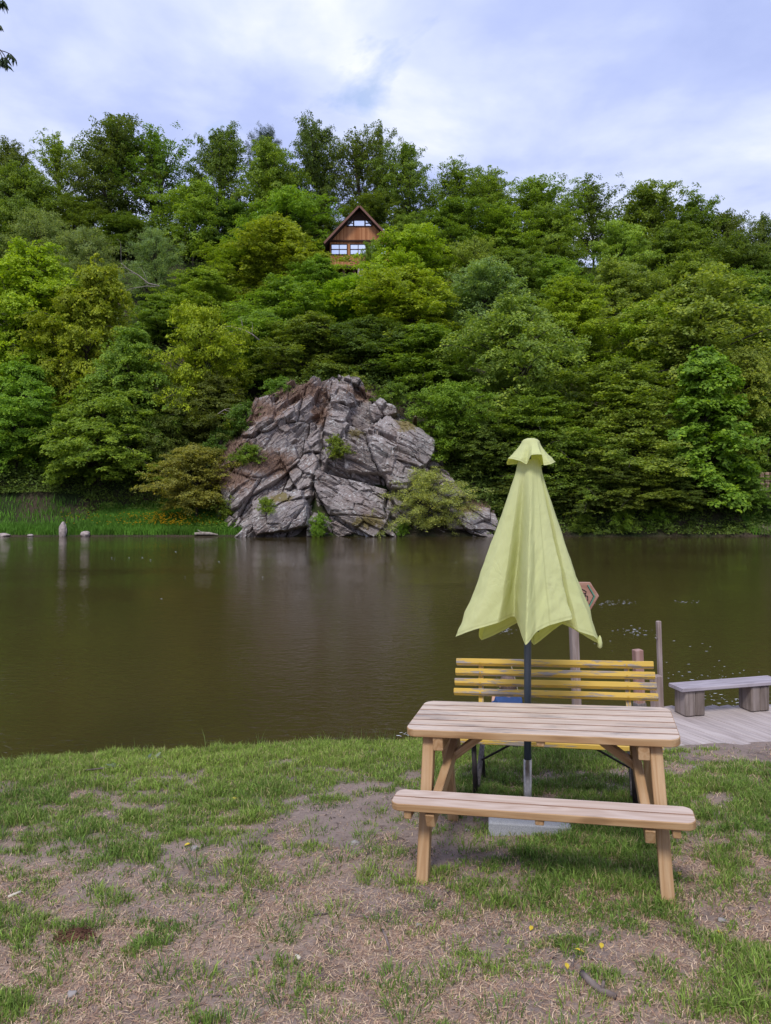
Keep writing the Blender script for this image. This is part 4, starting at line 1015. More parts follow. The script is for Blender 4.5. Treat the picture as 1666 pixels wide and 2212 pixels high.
# ------------------------------------------------------------------ picnic table (fitted pose)
def pose(loc, yaw, roll, pitch):
    return Matrix.Translation(loc) @ Matrix.Rotation(yaw, 4, 'Z') @ Matrix.Rotation(roll, 4, 'Y') @ Matrix.Rotation(pitch, 4, 'X')
MT = pose((.921, 4.354, .763), -.271, -.048, .015) @ Matrix.Translation((0, 0, -.75))
table = thing('picnic_table', 'weathered larch picnic table with attached front bench', 'picnic table', mat=MT)
def plank_top(L, W, z0, z1, ys, rc, y_off=0):
    """planks cut from a rounded rectangle"""
    mb = MB()
    for i in range(len(ys) - 1):
        a, b = ys[i] + .003, ys[i + 1] - .003
        pts = []
        def half(y):
            d = W / 2 - abs(y)
            return L / 2 if d >= rc else L / 2 - rc + math.sqrt(max(0, rc * rc - (rc - d) ** 2))
        yy = np.linspace(a, b, 9)
        pts = [(half(y), y + y_off) for y in yy] + [(-half(y), y + y_off) for y in yy[::-1]]
        em = {}
        if i > 0: em[17] = 2
        if i < len(ys) - 2: em[8] = 2
        mb.prism(pts, z0, z1, .004, 0, 1, em)
    return mb
Wt = .60
plank_top(1.52, Wt, .708, .75, np.linspace(-Wt / 2, Wt / 2, 7), .075).build('tabletop', [M['honey'], M['table_top'], M['groove']], table)
plank_top(1.56, .205, .412, .452, np.linspace(-.1025, .1025, 3), .06, -.622 + .1025).build('bench_seat', [M['honey'], M['seat_top'], M['groove']], table)
for s in (-1, 1):
    x = s * .633
    mb = MB(); mb.beam((x, -.566, -.06), (x, -.19, .708), .066, .062, (0, 1, 0)); mb.build('leg', M['honey'], table)          # front leg
    mb = MB(); mb.beam((x - s * .01, .34, -.06), (x - s * .01, .20, .708), .064, .05, (0, 1, 0)); mb.build('leg', M['honey'], table)  # rear leg
    mb = MB(); mb.beam((x - s * .066, -.285, .668), (x - s * .066, .285, .668), .06, .08); mb.build('top_bearer', M['honey'], table)
    mb = MB(); mb.beam((x - s * .072, -.60, .360), (x - s * .10, .12, .56), .05, .075, (0, 0, 1)); mb.build('seat_arm', M['honey'], table)
    mb = MB(); mb.beam((x + s * .052, -.605, .388), (x + s * .052, -.43, .388), .04, .046); mb.build('seat_bearer', M['honey'], table)
    mb = MB(); mb.beam((x - s * .085, -.02, .49), (x - s * .36, -.05, .708), .042, .07, (0, 1, 0)); mb.build('brace', M['honey'], table)
mb = MB(); mb.beam((.02, -.285, .694), (.02, .285, .694), .045, .028); mb.build('batten', M['honey'], table)
mb = MB(); mb.beam((.02, -.61, .398), (.02, -.44, .398), .045, .028); mb.build('batten', M['honey'], table)

# ------------------------------------------------------------------ yellow bench
MY = pose((1.128 + .0, 5.0, .395), -.277, -.046, .0) @ Matrix.Translation((0, 0, -.43))
yb_ = thing('park_bench', 'yellow slatted bench with flaking paint behind the picnic table', 'bench', mat=MY)
LB = 1.47
for i in range(5):
    mb = MB(); y = .035 + i * .085; mb.beam((-LB / 2, y, .412 - i * .004), (LB / 2, y, .412 - i * .004), .062, .034); mb.build('seat_slat', M['yellow'], yb_)
def back(h): return .50 + (h - .45) * .28
for i, h in enumerate((.845, .772, .699, .626)):
    mb = MB(); y = back(h) - .03; mb.beam((-LB / 2 - .006 * i, y, h), (LB / 2 + .006 * i, y, h), .040, .055, (0, .28, 1), .004, 0, None, .019); sl_ = mb.build('back_slat', M['yellow'], yb_)
    for x in (-.545, .545):
        b = MB(); b.lathe([(0, .007), (.007, .006), (.010, 0)], 10); bo = b.build('bolt', M['bolt'], sl_)
        bo.matrix_parent_inverse = Matrix(); bo.matrix_basis = Matrix.Translation((x, y - .017, h)) @ Matrix.Rotation(PI / 2, 4, 'X')
for x in (-.545, .545):
    s = 1 if x > 0 else -1
    mb = MB(); mb.beam((x, back(.46), .46), (x, back(.86) + .004, .86), .038, .016, (0, 1, 0), .002); mb.build('back_strap', M['yellow'], yb_)
    mb = MB(); mb.beam((x, back(.30), .30), (x, back(.46), .46), .040, .014, (0, 1, 0), .002); mb.build('strap_foot', M['rusty'], yb_)
    mb = MB(); mb.tube([(x, .10, -.06), (x, .10, .392)], .0185, 12); mb.build('leg', M['iron'], yb_, True)
    mb = MB(); mb.tube([(x, .47, -.06), (x, .47, .20), (x, .45, .392)], .0175, 12); mb.build('leg', M['iron'], yb_, True)
    mb = MB(); mb.tube([(x - s * .01, .12, .06), (x - s * .01, .46, .27)], .019, 10); mb.build('cross_tube', M['rusty'], yb_, True)
    mb = MB(); mb.tube([(x - s * .02, .30, .18), (x - s * .36, .24, .388)], .008, 8); mb.build('brace', M['iron'], yb_, True)
    mb = MB(); mb.beam((x, .02, .388), (x, .50, .372), .034, .012, (0, 0, 1), .002); mb.build('seat_rail', M['iron'], yb_)

# ------------------------------------------------------------------ parasol and its base
UX, UY = .937, 4.80
ug = float(gz(UX, UY))
bm_ = thing('concrete_stand', 'grey concrete slab with a steel sleeve standing under the picnic table', 'parasol stand', (UX, UY, ug), -.14)
mb = MB(); mb.prism([(-.255, -.26), (.255, -.26), (.255, .065), (-.255, .065)], -.04, .075, .008); mb.build('slab', M['concrete'], bm_)
mb = MB(); mb.lathe([(.0275, .07), (.0275, .395), (.0245, .395), (.0245, .385)], 28); mb.build('sleeve', M['steel'], bm_, True)
um = thing('parasol', 'closed lime-green parasol on a slate blue pole behind the picnic table', 'parasol', (UX, UY, ug))
mb = MB(); mb.lathe([(.0, .10), (.0235, .10), (.0235, 2.46 - ug), (0, 2.46 - ug)], 28); pole = mb.build('pole', M['pole_paint'], um, True)
mb = MB(); mb.lathe([(.031, 1.20 - ug), (.031, 1.33 - ug)], 20); mb.beam((.03, -.012, 1.235 - ug), (.062, -.02, 1.235 - ug), .03, .028); mb.beam((.062, -.02, 1.245 - ug), (.062, -.02, 1.20 - ug), .022, .018, (1, 0, 0)); mb.build('crank', M['black_plastic'], um)
def fold_shell(name, pts, ztop, rtop, cx, prof, seg, nt, mat, parent, seams=(), wr=.0065):
    """cloth hanging from a small ring to the hem points (dx, dy, z), flat panels between crisp folds"""
    n = len(pts); hem = []; ang = []
    cum = [0]
    for i in range(n):
        a, b = pts[i], pts[(i + 1) % n]; cum.append(cum[-1] + math.hypot(b[0] - a[0], b[1] - a[1]) ** .7)
    a0 = math.atan2(pts[0][1], pts[0][0])
    for i in range(n):
        a, b, p, q = Vector(pts[i]), Vector(pts[(i + 1) % n]), Vector(pts[i - 1]), Vector(pts[(i + 2) % n])
        for k in range(seg):
            t = k / seg; lin = a.lerp(b, t)
            cr = .5 * ((2 * a) + (b - p) * t + (2 * p - 5 * a + 4 * b - q) * t * t + (3 * a - p - 3 * b + q) * t ** 3)
            h_ = lin.lerp(cr, .38); hem.append(tuple(h_)); ang.append(a0 + 2 * PI * (cum[i] + (cum[i + 1] - cum[i]) * t) / cum[-1])
    hem = np.array(hem); ang = np.array(ang); T = np.linspace(0, 1, nt)[:, None]
    k = np.interp(T, *zip(*prof)); 
    x0, y0 = np.cos(ang)[None] * rtop, np.sin(ang)[None] * rtop
    x = x0 * (1 - k) + hem[None, :, 0] * k; y = y0 * (1 - k) + hem[None, :, 1] * k; z = ztop + (hem[None, :, 2] - ztop) * T
    ww = wr * T * fbm(np.cos(ang)[None] * 4 + T * 3, np.sin(ang)[None] * 4 - T * 2, T * 5, seed=9, n=4) * 4
    rr = np.maximum(np.hypot(x, y), 1e-4); x, y = x * (1 + ww / rr), y * (1 + ww / rr)
    V = np.stack([x + cx, y, z - ug], -1).reshape(-1, 3); m = len(ang); i = np.arange(nt * m).reshape(nt, m); j = np.roll(i, -1, 1)
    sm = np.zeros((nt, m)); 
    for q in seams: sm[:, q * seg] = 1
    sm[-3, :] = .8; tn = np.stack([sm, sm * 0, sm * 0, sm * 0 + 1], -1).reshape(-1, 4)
    return link(name, np_mesh(name, V, [np.stack([i[:-1], j[:-1], j[1:], i[1:]], -1).reshape(-1, 4)], mat, {'tint': ('FLOAT_COLOR', tn)}, True), parent)
HEM = [(-.487, -.05, 1.171), (-.385, -.165, 1.240), (-.225, -.185, 1.289), (-.112, -.05, 1.305), (-.113, -.46, 1.203), (-.03, -.36, 1.262), (.06, -.33, 1.300), (.205, -.29, 1.332), (.135, -.10, 1.325), (.25, -.27, 1.252),
       (.36, -.26, 1.215), (.412, -.21, 1.150), (.430, -.11, 1.142), (.25, .10, 1.23), (.125, .46, 1.015), (-.02, .18, 1.23), (-.255, .42, 1.055), (-.33, .10, 1.235)]
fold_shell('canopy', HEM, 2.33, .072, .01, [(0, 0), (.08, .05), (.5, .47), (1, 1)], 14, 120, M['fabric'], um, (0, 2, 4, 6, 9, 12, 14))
CAP = [(-.150, -.02, 2.338), (-.095, -.12, 2.318), (-.050, -.115, 2.296), (-.030, -.170, 2.352), (.035, -.175, 2.354), (.062, -.11, 2.290), (.11, -.11, 2.298), (.158, -.03, 2.315), (.10, .10, 2.30), (-.02, .13, 2.31), (-.145, .07, 2.300)]
fold_shell('vent_cap', CAP, 2.448, .058, .02, [(0, 0), (.15, .10), (.5, .44), (1, 1)], 14, 26, M['fabric'], um, wr=.002)
mb = MB(); mb.lathe([(.0, 2.473 - ug), (.024, 2.471 - ug), (.044, 2.464 - ug), (.056, 2.453 - ug), (.0605, 2.442 - ug)], 28, (.02, 0, 0)); mb.build('cap_top', M['fabric'], um, True)
# folded corner pocket at the right tip
mb = MB()
tipx, tipy = .424, -.19
mb.lathe([(.003, .06), (.010, .045), (.016, .015), (.015, -.012), (.004, -.022)], 12, (tipx - .004, tipy, 1.148 - ug)); mb.build('corner_pocket', M['fabric'], um, True)

# ------------------------------------------------------------------ deck, posts, plank bench
ZD = float(gz(2.9, 6.9)) ; ZD = -.085
deck = thing('deck', 'pale weathered board deck at the water on the right', 'deck', (2.5, 6.45, ZD))
mb = MB(); dv = Vector((.425, -.905, 0)).normalized(); nvv = Vector((.905, .425, 0))
for i in range(-4, 30):
    c = Vector((0, 0, 0)) + nvv * (i * .138)
    # clip each board between the shore edge y=-.02 and the water edge
    def hit(yl):
        t = (yl - c.y) / dv.y; return c + dv * t
    a = hit(1.0 + .16 * max(0, (c.x + .6) / 3)); b = hit(-.45)
    if b.x < -.35 or a.x < -.55: continue
    mb.beam((a.x, a.y, -.016 + random.uniform(-.002, .002)), (b.x, b.y, -.016), .130, .034, (0, 0, 1), .004)
mb.build('boards', M['deck_wood'], deck)
mb = MB()
for y in (.12, .9): mb.beam((-.4, y, -.085), (4.6, y, -.085), .09, .10)
mb.build('joists', M['post_wood'], deck)
mb = MB()
for x in (.1, 1.7, 3.3): mb.tube([(x, .95, -1.3), (x, .95, -.1)], .06, 8)
mb.build('pile', M['post_wood'], deck)
def post(name, label, xv, ytop, wv, Yd, m, lean=.042, zb=-1.5, extra=None):
    w = wv / F * Yd * .80; top = P(xv, ytop, Yd); t = thing(name, label, 'post', (top.x + (top.z + .1) * lean, Yd, -.1), .2, 'posts at the deck')
    t.rotation_euler = (0, -lean, .22)
    mb = MB(); mb.beam((0, 0, zb), (0, 0, top.z + .1), w, w * .95, (0, 1, 0), .006); mb.build('shaft', m, t); return t, w, top
pA, wA, topA = post('sign_post', 'reddish grey wooden post behind the bench carrying the hexagonal board', 1235, 1262, 20.5, 7.3, M['post_wood'])
pB, wB, topB = post('wooden_post', 'reddish square post right behind the end of the yellow bench', 1377, 1403, 23, 7.5, M['red_post_wood'])
mb = MB(); mb.beam((0, 0, -.2), (0, 0, .06), wB + .012, wB + .012, (0, 1, 0), .004); mb.build('metal_shoe', M['rusty'], pB)
pC, wC, topC = post('wooden_post', 'short thick grey-brown post at the deck corner', 1417, 1459, 26, 7.35, M['post_wood'])
pD, wD, topD = post('wooden_post', 'tall thin grey post with a nail, standing behind the short one', 1422, 1341, 11.5, 7.62, M['post_wood'], .035)
mb = MB(); mb.tube([(-.02, -.0, .70), (-.055, -.03, .705), (-.062, -.03, .718)], .006, 6); mb.build('nail', M['steel'], pD)
# hexagonal board
sg = P(1257, 1287, 7.18)
sign = thing('hexagonal_sign', 'hexagonal wooden board with a drawn mug and green chevron on a post behind the parasol', 'sign', mat=Matrix.Translation(sg) @ Matrix.Rotation(-.42, 4, 'Z') @ Matrix.Rotation(-.035, 4, 'Y') @ Matrix.Rotation(PI / 2, 4, 'X'))
hr = .156; mb = MB(); mb.prism([(hr * math.cos(math.radians(a)) * 1.05, hr * math.sin(math.radians(a))) for a in range(0, 360, 60)], -.018, .018, .003); mb.build('board', M['sign_wood'], sign)
def stroke(name, pts, wd, m, z=.0205, parent=sign):
    mb = MB(); pts = [Vector((x, y, z)) for x, y in pts]
    for a, b in zip(pts[:-1], pts[1:]): mb.beam(a - (b - a).normalized() * wd * .3, b + (b - a).normalized() * wd * .3, wd, .003, (0, 0, 1), .0006)
    return mb.build(name, m, parent)
for s in (-1, 1):
    stroke('chevron', [(s * .067, .108), (s * .126, 0), (s * .067, -.108)], .011, M['green_paint'])
    stroke('chevron_outline', [(s * .060, .106), (s * .116, 0), (s * .060, -.106)], .006, M['ink'], .0212)
mug = stroke('mug', [(-.035, .02), (-.028, -.07), (.028, -.07), (.035, .02)], .008, M['ink'])
stroke('handle', [(.036, .005), (.058, .0), (.060, -.038), (.032, -.045)], .008, M['ink'], .0205, mug)
stroke('foam_and_glints', [(-.045, .022), (-.050, .045), (-.030, .060), (-.012, .052), (.006, .066), (.026, .058), (.046, .045), (.042, .022), (.020, .030), (.004, .018), (-.02, .028), (-.045, .022)], .008, M['ink'], .0208, mug)
for x in (-.014, .002, .018): stroke('glass_line', [(x, .005), (x * .8, -.058)], .007, M['white_paint'], .0205, mug)
# plank bench
pb = thing('plank_bench', 'low grey plank bench on two wooden blocks on the deck', 'bench', (3.42, 7.34, ZD), math.radians(12.6))
mb = MB(); mb.beam((-.56, 0, .272), (.60, 0, .285), .235, .036, (0, 0, 1), .006); mb.build('plank', M['grey_plank'], pb)
for x in (-.40, .34):
    mb = MB(); mb.beam((x - .055, 0, .006), (x - .055, 0, .252), .105, .19, (0, 1, 0), .008); mb.beam((x + .053, 0, .006), (x + .053, 0, .252), .105, .19, (0, 1, 0), .008); mb.build('block', M['block_wood'], pb)

# ------------------------------------------------------------------ child behind the bench
def skin_mesh(verts, edges, radii, name, mat, parent, sub=2):
    me = bpy.data.meshes.new(name); me.from_pydata(verts, edges, []); o = bpy.data.objects.new(name, me); COL.objects.link(o)
    o.modifiers.new('s', 'SKIN'); sub_ = o.modifiers.new('d', 'SUBSURF'); sub_.levels = sub; sub_.render_levels = sub
    for i, r in enumerate(radii):
        r = r if isinstance(r, tuple) else (r, r); me.skin_vertices[0].data[i].radius = r
    me.skin_vertices[0].data[0].use_root = True
    dg = bpy.context.evaluated_depsgraph_get(); dg.update()
    m2 = bpy.data.meshes.new_from_object(o.evaluated_get(dg)); bpy.data.objects.remove(o)
    m2.name = name; m2.materials.clear(); m2.materials.append(mat)
    m2.polygons.foreach_set('use_smooth', [True] * len(m2.polygons))
    return link(name, m2, parent)
CY = 6.52; cgr = float(gz(.95, CY))
c_ = P(1099, 1604, CY)
kid = thing('person', 'small child in a blue jacket seen from behind through the yellow bench slats', 'person', (c_.x, CY, cgr), .12); kid.scale = (.84, 1, 1)
hz_ = (H - (1482 - YH) / F * CY) - cgr                                 # head centre
sh = hz_ - .122
vb = [(0, 0, .085), (0, .01, sh - .12), (0, .015, sh), (0, .02, sh + .05), (0, .03, hz_ - .02), (0, .025, hz_ + .05),
      (.085, .0, .07), (.11, .19, .17), (.10, .34, .03), (.10, .42, .045), (-.085, .0, .07), (-.11, .19, .17), (-.10, .34, .03), (-.10, .42, .045),
      (.10, .015, sh - .015), (.135, .06, sh - .14), (.10, .20, sh - .11), (.075, .25, sh - .08), (-.10, .015, sh - .015), (-.135, .07, sh - .14), (-.10, .20, sh - .06), (-.08, .25, sh - .02)]
eb = [(0, 1), (1, 2), (2, 3), (3, 4), (4, 5), (0, 6), (6, 7), (7, 8), (8, 9), (0, 10), (10, 11), (11, 12), (12, 13), (2, 14), (14, 15), (15, 16), (16, 17), (2, 18), (18, 19), (19, 20), (20, 21)]
rb = [.085, .085, .06, .036, .073, .070, .06, .045, .032, .028, .06, .045, .032, .028, .038, .03, .024, .018, .038, .03, .024, .018]
body = skin_mesh(vb, eb, rb, 'body', M['skin'], kid)
for s in (-1, 1):                                                           # fingers curled round what is held
    b0 = Vector((.075 if s > 0 else -.08, .25, sh - (.08 if s > 0 else .02)))
    for k in range(4):
        q = b0 + Vector((.012 * (k - 1.5), .012, 0)); mb = MB(); L = (.026, .030, .029, .022)[k]
        mb.tube([q, q + Vector((0, L * .7, .004)), q + Vector((0, L, -.012)), q + Vector((0, L * .6, -.022))], [.0055, .005, .0045, .004], 6); mb.build('finger', M['skin'], body, True)
    mb = MB(); q = b0 + Vector((-s * .02, .004, .004)); mb.tube([q, q + Vector((-s * .006, .016, .008)), q + Vector((s * .004, .03, .004))], [.006, .0055, .004], 6); mb.build('thumb', M['skin'], body, True)
    mb = MB(); mb.lathe([(.002, .02), (.012, .012), (.016, 0), (.011, -.014), (.002, -.02)], 10, (s * .079, .03, hz_ - .005)); mb.build('ear', M['skin'], body, True)
    mb = MB(); mb.lathe([(.001, .008), (.007, .004), (.008, 0), (.006, -.005), (.001, -.008)], 8, (s * .026, .098, hz_ + .0)); mb.build('eye', M['ink'], body, True)
mb = MB(); mb.tube([(0, .095, hz_ + .005), (0, .108, hz_ - .018), (0, .10, hz_ - .024)], [.006, .010, .007], 8); mb.build('nose', M['skin'], body, True)
mb = MB(); mb.tube([(-.018, .094, hz_ - .045), (0, .100, hz_ - .047), (.018, .094, hz_ - .045)], [.002, .005, .002], 6); mb.build('mouth', M['sign_wood'], body, True)
vj = [(0, .0, .10), (0, .01, sh - .12), (0, .012, sh - .005), (0, .012, sh + .055), (.105, .012, sh - .02), (.142, .06, sh - .145), (.10, .19, sh - .115), (-.105, .012, sh - .02), (-.142, .07, sh - .145), (-.10, .19, sh - .065)]
skin_mesh(vj, [(0, 1), (1, 2), (2, 3), (2, 4), (4, 5), (5, 6), (2, 7), (7, 8), (8, 9)], [.112, .110, .092, .060, .060, .046, .034, .060, .046, .034], 'jacket', M['hoodie'], kid)
vt = [(0, 0, .08), (.085, .0, .075), (.112, .19, .17), (.10, .32, .05), (-.085, .0, .075), (-.112, .19, .17), (-.10, .32, .05)]
skin_mesh(vt, [(0, 1), (1, 2), (2, 3), (0, 4), (4, 5), (5, 6)], [.10, .074, .058, .042, .074, .058, .042], 'trousers', M['trousers'], kid)
# hair: cap with strands hanging
nu_, nv_ = 60, 28; th = np.linspace(0, 2 * PI, nu_); fi = np.linspace(-.30 * PI, .5 * PI, nv_); T_, F_ = np.meshgrid(th, fi)
fr = np.clip(np.sin(T_), 0, 1)                       # open towards the face
F2 = np.maximum(F_, -.30 * PI + fr * .95); rr2 = 1 + .05 * np.sin(T_ * 23) * np.clip(-F_ + .5, 0, 1.2) + .04 * fbm(np.cos(T_) * 6, np.sin(T_) * 6, F_ * 2, seed=3, n=2)
rr2 = np.where(T_ > 6.28, rr2[:, :1], rr2)
hx_, hy_, hzz = np.cos(F2) * np.cos(T_) * .086 * rr2, np.cos(F2) * np.sin(T_) * .093 * rr2 + .018, np.sin(F2) * .092 * rr2 + hz_ + .018
link('hair', grid_mesh('hair', hx_, hy_, hzz, M['hair']), kid)
# what the child holds
Lc = lambda xv, yv, Y: P(xv, yv, Y)
st_ = thing('stick', 'thin pale stick held upright by the child', 'stick', Lc(1125, 1518, 6.50))
b = Lc(1125, 1518, 6.50); mb = MB(); mb.tube([Lc(1127, 1530, 6.60) - b, Lc(1120, 1497, 6.56) - b, Lc(1112, 1465, 6.5) - b, Lc(1105, 1440, 6.45) - b, Lc(1104, 1433, 6.44) - b, Lc(1097, 1432, 6.44) - b], [.006, .006, .0055, .005, .0045, .003], 7); mb.build('shaft', M['stick_pale'], st_, True)
def sprig(name, label, base, pts, leaves, size, col, mat='leaf', cat='twig', group=None, rad=.003):
    t = thing(name, label, cat, base, 0, group); base = Vector(base)
    mb = MB(); q = [Vector(p) - base for p in pts]; mb.tube(q, [rad * (1 - .6 * i / len(q)) for i in range(len(q))], 6); mb.build('stem', M['twig'], t, True)
    R = np.random.default_rng(leaves * 7 + len(label)); V = []; Fs = []; T = []
    for k in range(leaves):
        s = R.uniform(.25, 1) * (len(q) - 1); i = min(int(s), len(q) - 2); c = q[i].lerp(q[i + 1], s - i)
        d = Vector(R.normal(0, 1, 3)); d.z = d.z * .35 - .15 if mat == 'leaf' else -abs(d.z) - .7; d.normalize()
        sd = d.cross(Vector((0, 0, 1)) if abs(d.z) < .9 else Vector((0, 1, 0))).normalized(); up = sd.cross(d); L = size * R.uniform(.6, 1.2); w = L * (.24 if mat == 'leaf' else .11)
        b0 = len(V); V += [c, c + d * L * .35 + sd * w + up * L * .03, c + d * L * .35 - sd * w + up * L * .03, c + d * L * .4 - up * L * .03, c + d * L * .75 + sd * w * .65 - up * L * .04, c + d * L * .75 - sd * w * .65 - up * L * .04, c + d * L - up * L * .15]
        Fs += [(b0, b0 + 1, b0 + 3), (b0, b0 + 3, b0 + 2), (b0 + 1, b0 + 4, b0 + 3), (b0 + 3, b0 + 5, b0 + 2), (b0 + 3, b0 + 4, b0 + 6), (b0 + 3, b0 + 6, b0 + 5)]
        tn = R.uniform(.2, .9); T += [(tn, max(0, R.uniform(-.5, .5)), 0, 1)] * 7
    me = np_mesh('leaves', np.array([tuple(v) for v in V]), [np.array(Fs)], M['leaf'] if mat == 'leaf' else M['willow_leaf'], {'tint': ('FLOAT_COLOR', np.array(T))})
    o = link('leaves', me, t); o.color = (*col, 1); return t
sprig('leafy_sprig', 'small green sprig held on the left of the sitting child', Lc(1079, 1500, 6.5), [Lc(1080, 1505, 6.6), Lc(1076, 1485, 6.55), Lc(1073, 1462, 6.5)], 9, .06, (.12, .2, .04))

# ------------------------------------------------------------------ small things on the near ground
g = gpt(238, 1668)
tw_ = [gpt(x, y) + Vector((0, 0, .03)) for x, y in ((180, 1672), (215, 1668), (250, 1664), (290, 1650), (355, 1642))]
sprig('fallen_branch', 'fallen leafy branch with grey-green leaves on the left turf', tuple(tw_[0]), tw_, 26, .085, (.22, .27, .19), rad=.006)
s = gpt(756, 1603)
stake = thing('mooring_stake', 'short dark stake with a blue rope at the bank edge left of the table', 'stake', s)
mb = MB(); mb.tube([(0, 0, -.1), (.004, 0, .03), (.006, 0, .062)], [.034, .034, .030], 10); mb.build('stump', M['stake'], stake)
mb = MB(); mb.tube([(-.105, -.10, .012), (-.08, -.08, .035), (-.05, -.05, .045), (-.02, -.03, .066), (.006, -.02, .074), (.03, .0, .066)], .009, 8); mb.tube([(-.10, -.115, .01), (-.07, -.09, .03), (-.035, -.06, .05), (-.005, -.04, .066), (.02, -.025, .06)], .008, 8); mb.build('rope', M['rope'], stake, True)
def stick(label, pts, r, mat='twig', stub=True):
    q = [gpt(*p) for p in pts]; b = q[0]; t = thing('stick', label, 'stick', b, 0, 'sticks lying on the ground')
    Q = [p - b + Vector((0, 0, r * .6 + .004 * (i % 2))) for i, p in enumerate(q)]
    mb = MB(); mb.tube(Q, [r * (1 - .3 * i / len(Q)) for i in range(len(Q))], 8)
    mb.build('shaft', M[mat], t, True)
    if stub:
        m = Q[len(Q) // 2]; mb = MB(); mb.tube([m, m + Vector((.01, .006, r * 2.2)), m + Vector((.018, .008, r * 2.8))], [r * .5, r * .4, r * .2], 6); mb.build('stub', M[mat], t, True)
stick('thickest dark stick lying in the lower right foreground', [(1258, 2108), (1275, 2128), (1300, 2146), (1330, 2160)], .016)
stick('thin stick just left of the thickest dark one, standing nearly towards the viewer', [(1236, 2092), (1241, 2068)], .007, stub=False)
stick('dark twig lying flat behind the thickest dark stick', [(1246, 2068), (1275, 2072), (1310, 2078)], .006)
stick('dark twig on bare earth below the bench right of centre', [(1200, 2040), (1222, 2042), (1245, 2043)], .007)
stick('brown stick at the bottom picture edge left of centre', [(826, 2010), (833, 2025), (846, 2068)], .0065, stub=False)
stick('dark straight twig at the centre of the dry grass', [(651, 1985), (685, 1978), (715, 1974)], .005)
stick('long thin pale twig on dry grass left of the front bench leg', [(755, 1978), (800, 1985), (850, 1994)], .0055)
stick('pale stick with peeled bark under the bench, leaning into the grass', [(1365, 1838), (1374, 1850), (1379, 1862)], .010, 'stick_pale', False)
stick('grey stub stick in the grass below the front bench', [(1358, 1888), (1366, 1878), (1373, 1866)], .010)
stick('pale straw-coloured twig pointing at the right bench leg', [(1388, 1842), (1412, 1848), (1438, 1852)], .006, 'stick_pale', False)
stick('short twig at the left of the dry patch near the picture edge', [(18, 1940), (45, 1930)], .009, 'stick_pale', False)
stick('dark bent twig in the dry grass at the very bottom', [(445, 2190), (455, 2205), (460, 2212)], .008, stub=False)
stick('small round grey twig piece in the lower centre-left foreground', [(640, 2068), (648, 2075)], .010, 'stick_pale', False)
stick('small brown twig left of the dry patch centre', [(432, 1880), (455, 1888)], .007, stub=False)
# clump of brown fibre
fc = gpt(160, 2027); t = thing('fibre_clump', 'dark brown matted clump lying on the left foreground', 'clump', fc)
mb = MB(); R = random.Random(5)
for k in range(260):
    a = R.uniform(0, 6.28); q = R.uniform(0, 1) ** .6; c = Vector((math.cos(a) * q * .085, math.sin(a) * q * .055, .004 + .035 * (1 - q * q) * R.uniform(.3, 1)))
    d = Vector((R.gauss(0, 1), R.gauss(0, .6), R.gauss(0, .25))).normalized() * R.uniform(.015, .04)
    mb.tube([c - d, c + Vector((0, 0, .006)), c + d], [.0015, .0028, .0012], 4, cap=False)
mb.build('fibres', M['fibre'], t)
mb = MB(); mb.lathe([(.001, .03), (.045, .026), (.075, .012), (.082, -.01)], 16); o = mb.build('core', M['fibre'], t, True); o.scale = (1, .62, 1)
for (xv, yv, lab) in ((506, 1729, 'bright yellow leaf on the turf left of centre'), (1252, 2058, 'yellow leaf beside the dark twig in the lower right'), (1300, 2048, 'curled yellow leaf at the end of the dark twig in the lower right'), (1468, 1892, 'yellow leaf on bare earth right of the right bench leg'), (405, 1828, 'pale yellowish leaf below the turf on the left'), (1225, 2092, 'yellow leaf left of the small upright stick'), (1555, 2020, 'yellow leaf in the grass at the lower right'), (1148, 2010, 'small yellow leaf at the edge of the green patch below the bench')):
    p = gpt(xv, yv); mb = MB(); L = .022 if xv != 506 else .026; w = .010 if xv != 506 else .02; a = random.uniform(0, 3)
    V = [(-L, 0, .010), (-L * .3, w, .016), (-L * .3, -w, .014), (L * .4, w * .8, .018), (L * .4, -w * .8, .015), (L * 1.1, 0, .010), (0, 0, .009)]
    mb.add(V, [(0, 2, 6), (0, 6, 1), (1, 6, 3), (2, 4, 6), (6, 4, 5), (6, 5, 3)])
    o = mb.build('fallen_leaf', M['yellow_leaf'], None, False, p); o.rotation_euler = (0, 0, a); tag(o, lab, 'leaf', 'fallen yellow leaves')
for (xv, yv, r, lab) in ((767, 1823, .022, 'grey stone at the grass edge left of the picnic table'), (1010, 1795, .012, 'pale pebble left of the concrete slab'), (542, 1742, .010, 'white pebble on bare earth left of centre'), (1502, 1660, .016, 'pale stone on the earth near the deck'), (1560, 1990, .016, 'pale stone in the grass at the right of the foreground'), (420, 1835, .020, 'grey stone on the left beside a green tuft'), (155, 2150, .018, 'pale stone in the lower left corner'), (905, 2000, .012, 'dark grey pebble left of the front bench leg')):
    p = gpt(xv, yv); nu_, nv_ = 14, 9; th = np.linspace(0, 2 * PI, nu_); fi = np.linspace(-.5 * PI, .5 * PI, nv_); T_, F_ = np.meshgrid(th, fi)
    x, y, z = np.cos(F_) * np.cos(T_), np.cos(F_) * np.sin(T_), np.sin(F_); rr = 1 + .3 * vnoise(x * 1.6 + xv, y * 1.6, z * 1.6); rr = np.where(T_ > 6.28, rr[:, :1], rr)
    tag(link('pebble', grid_mesh('pebble', x * rr * r * 1.3, y * rr * r, z * rr * r * .7, M['white_stone'], smooth=False), None, p + Vector((0, 0, r * .3))), lab, 'pebble', 'pebbles on the near ground')

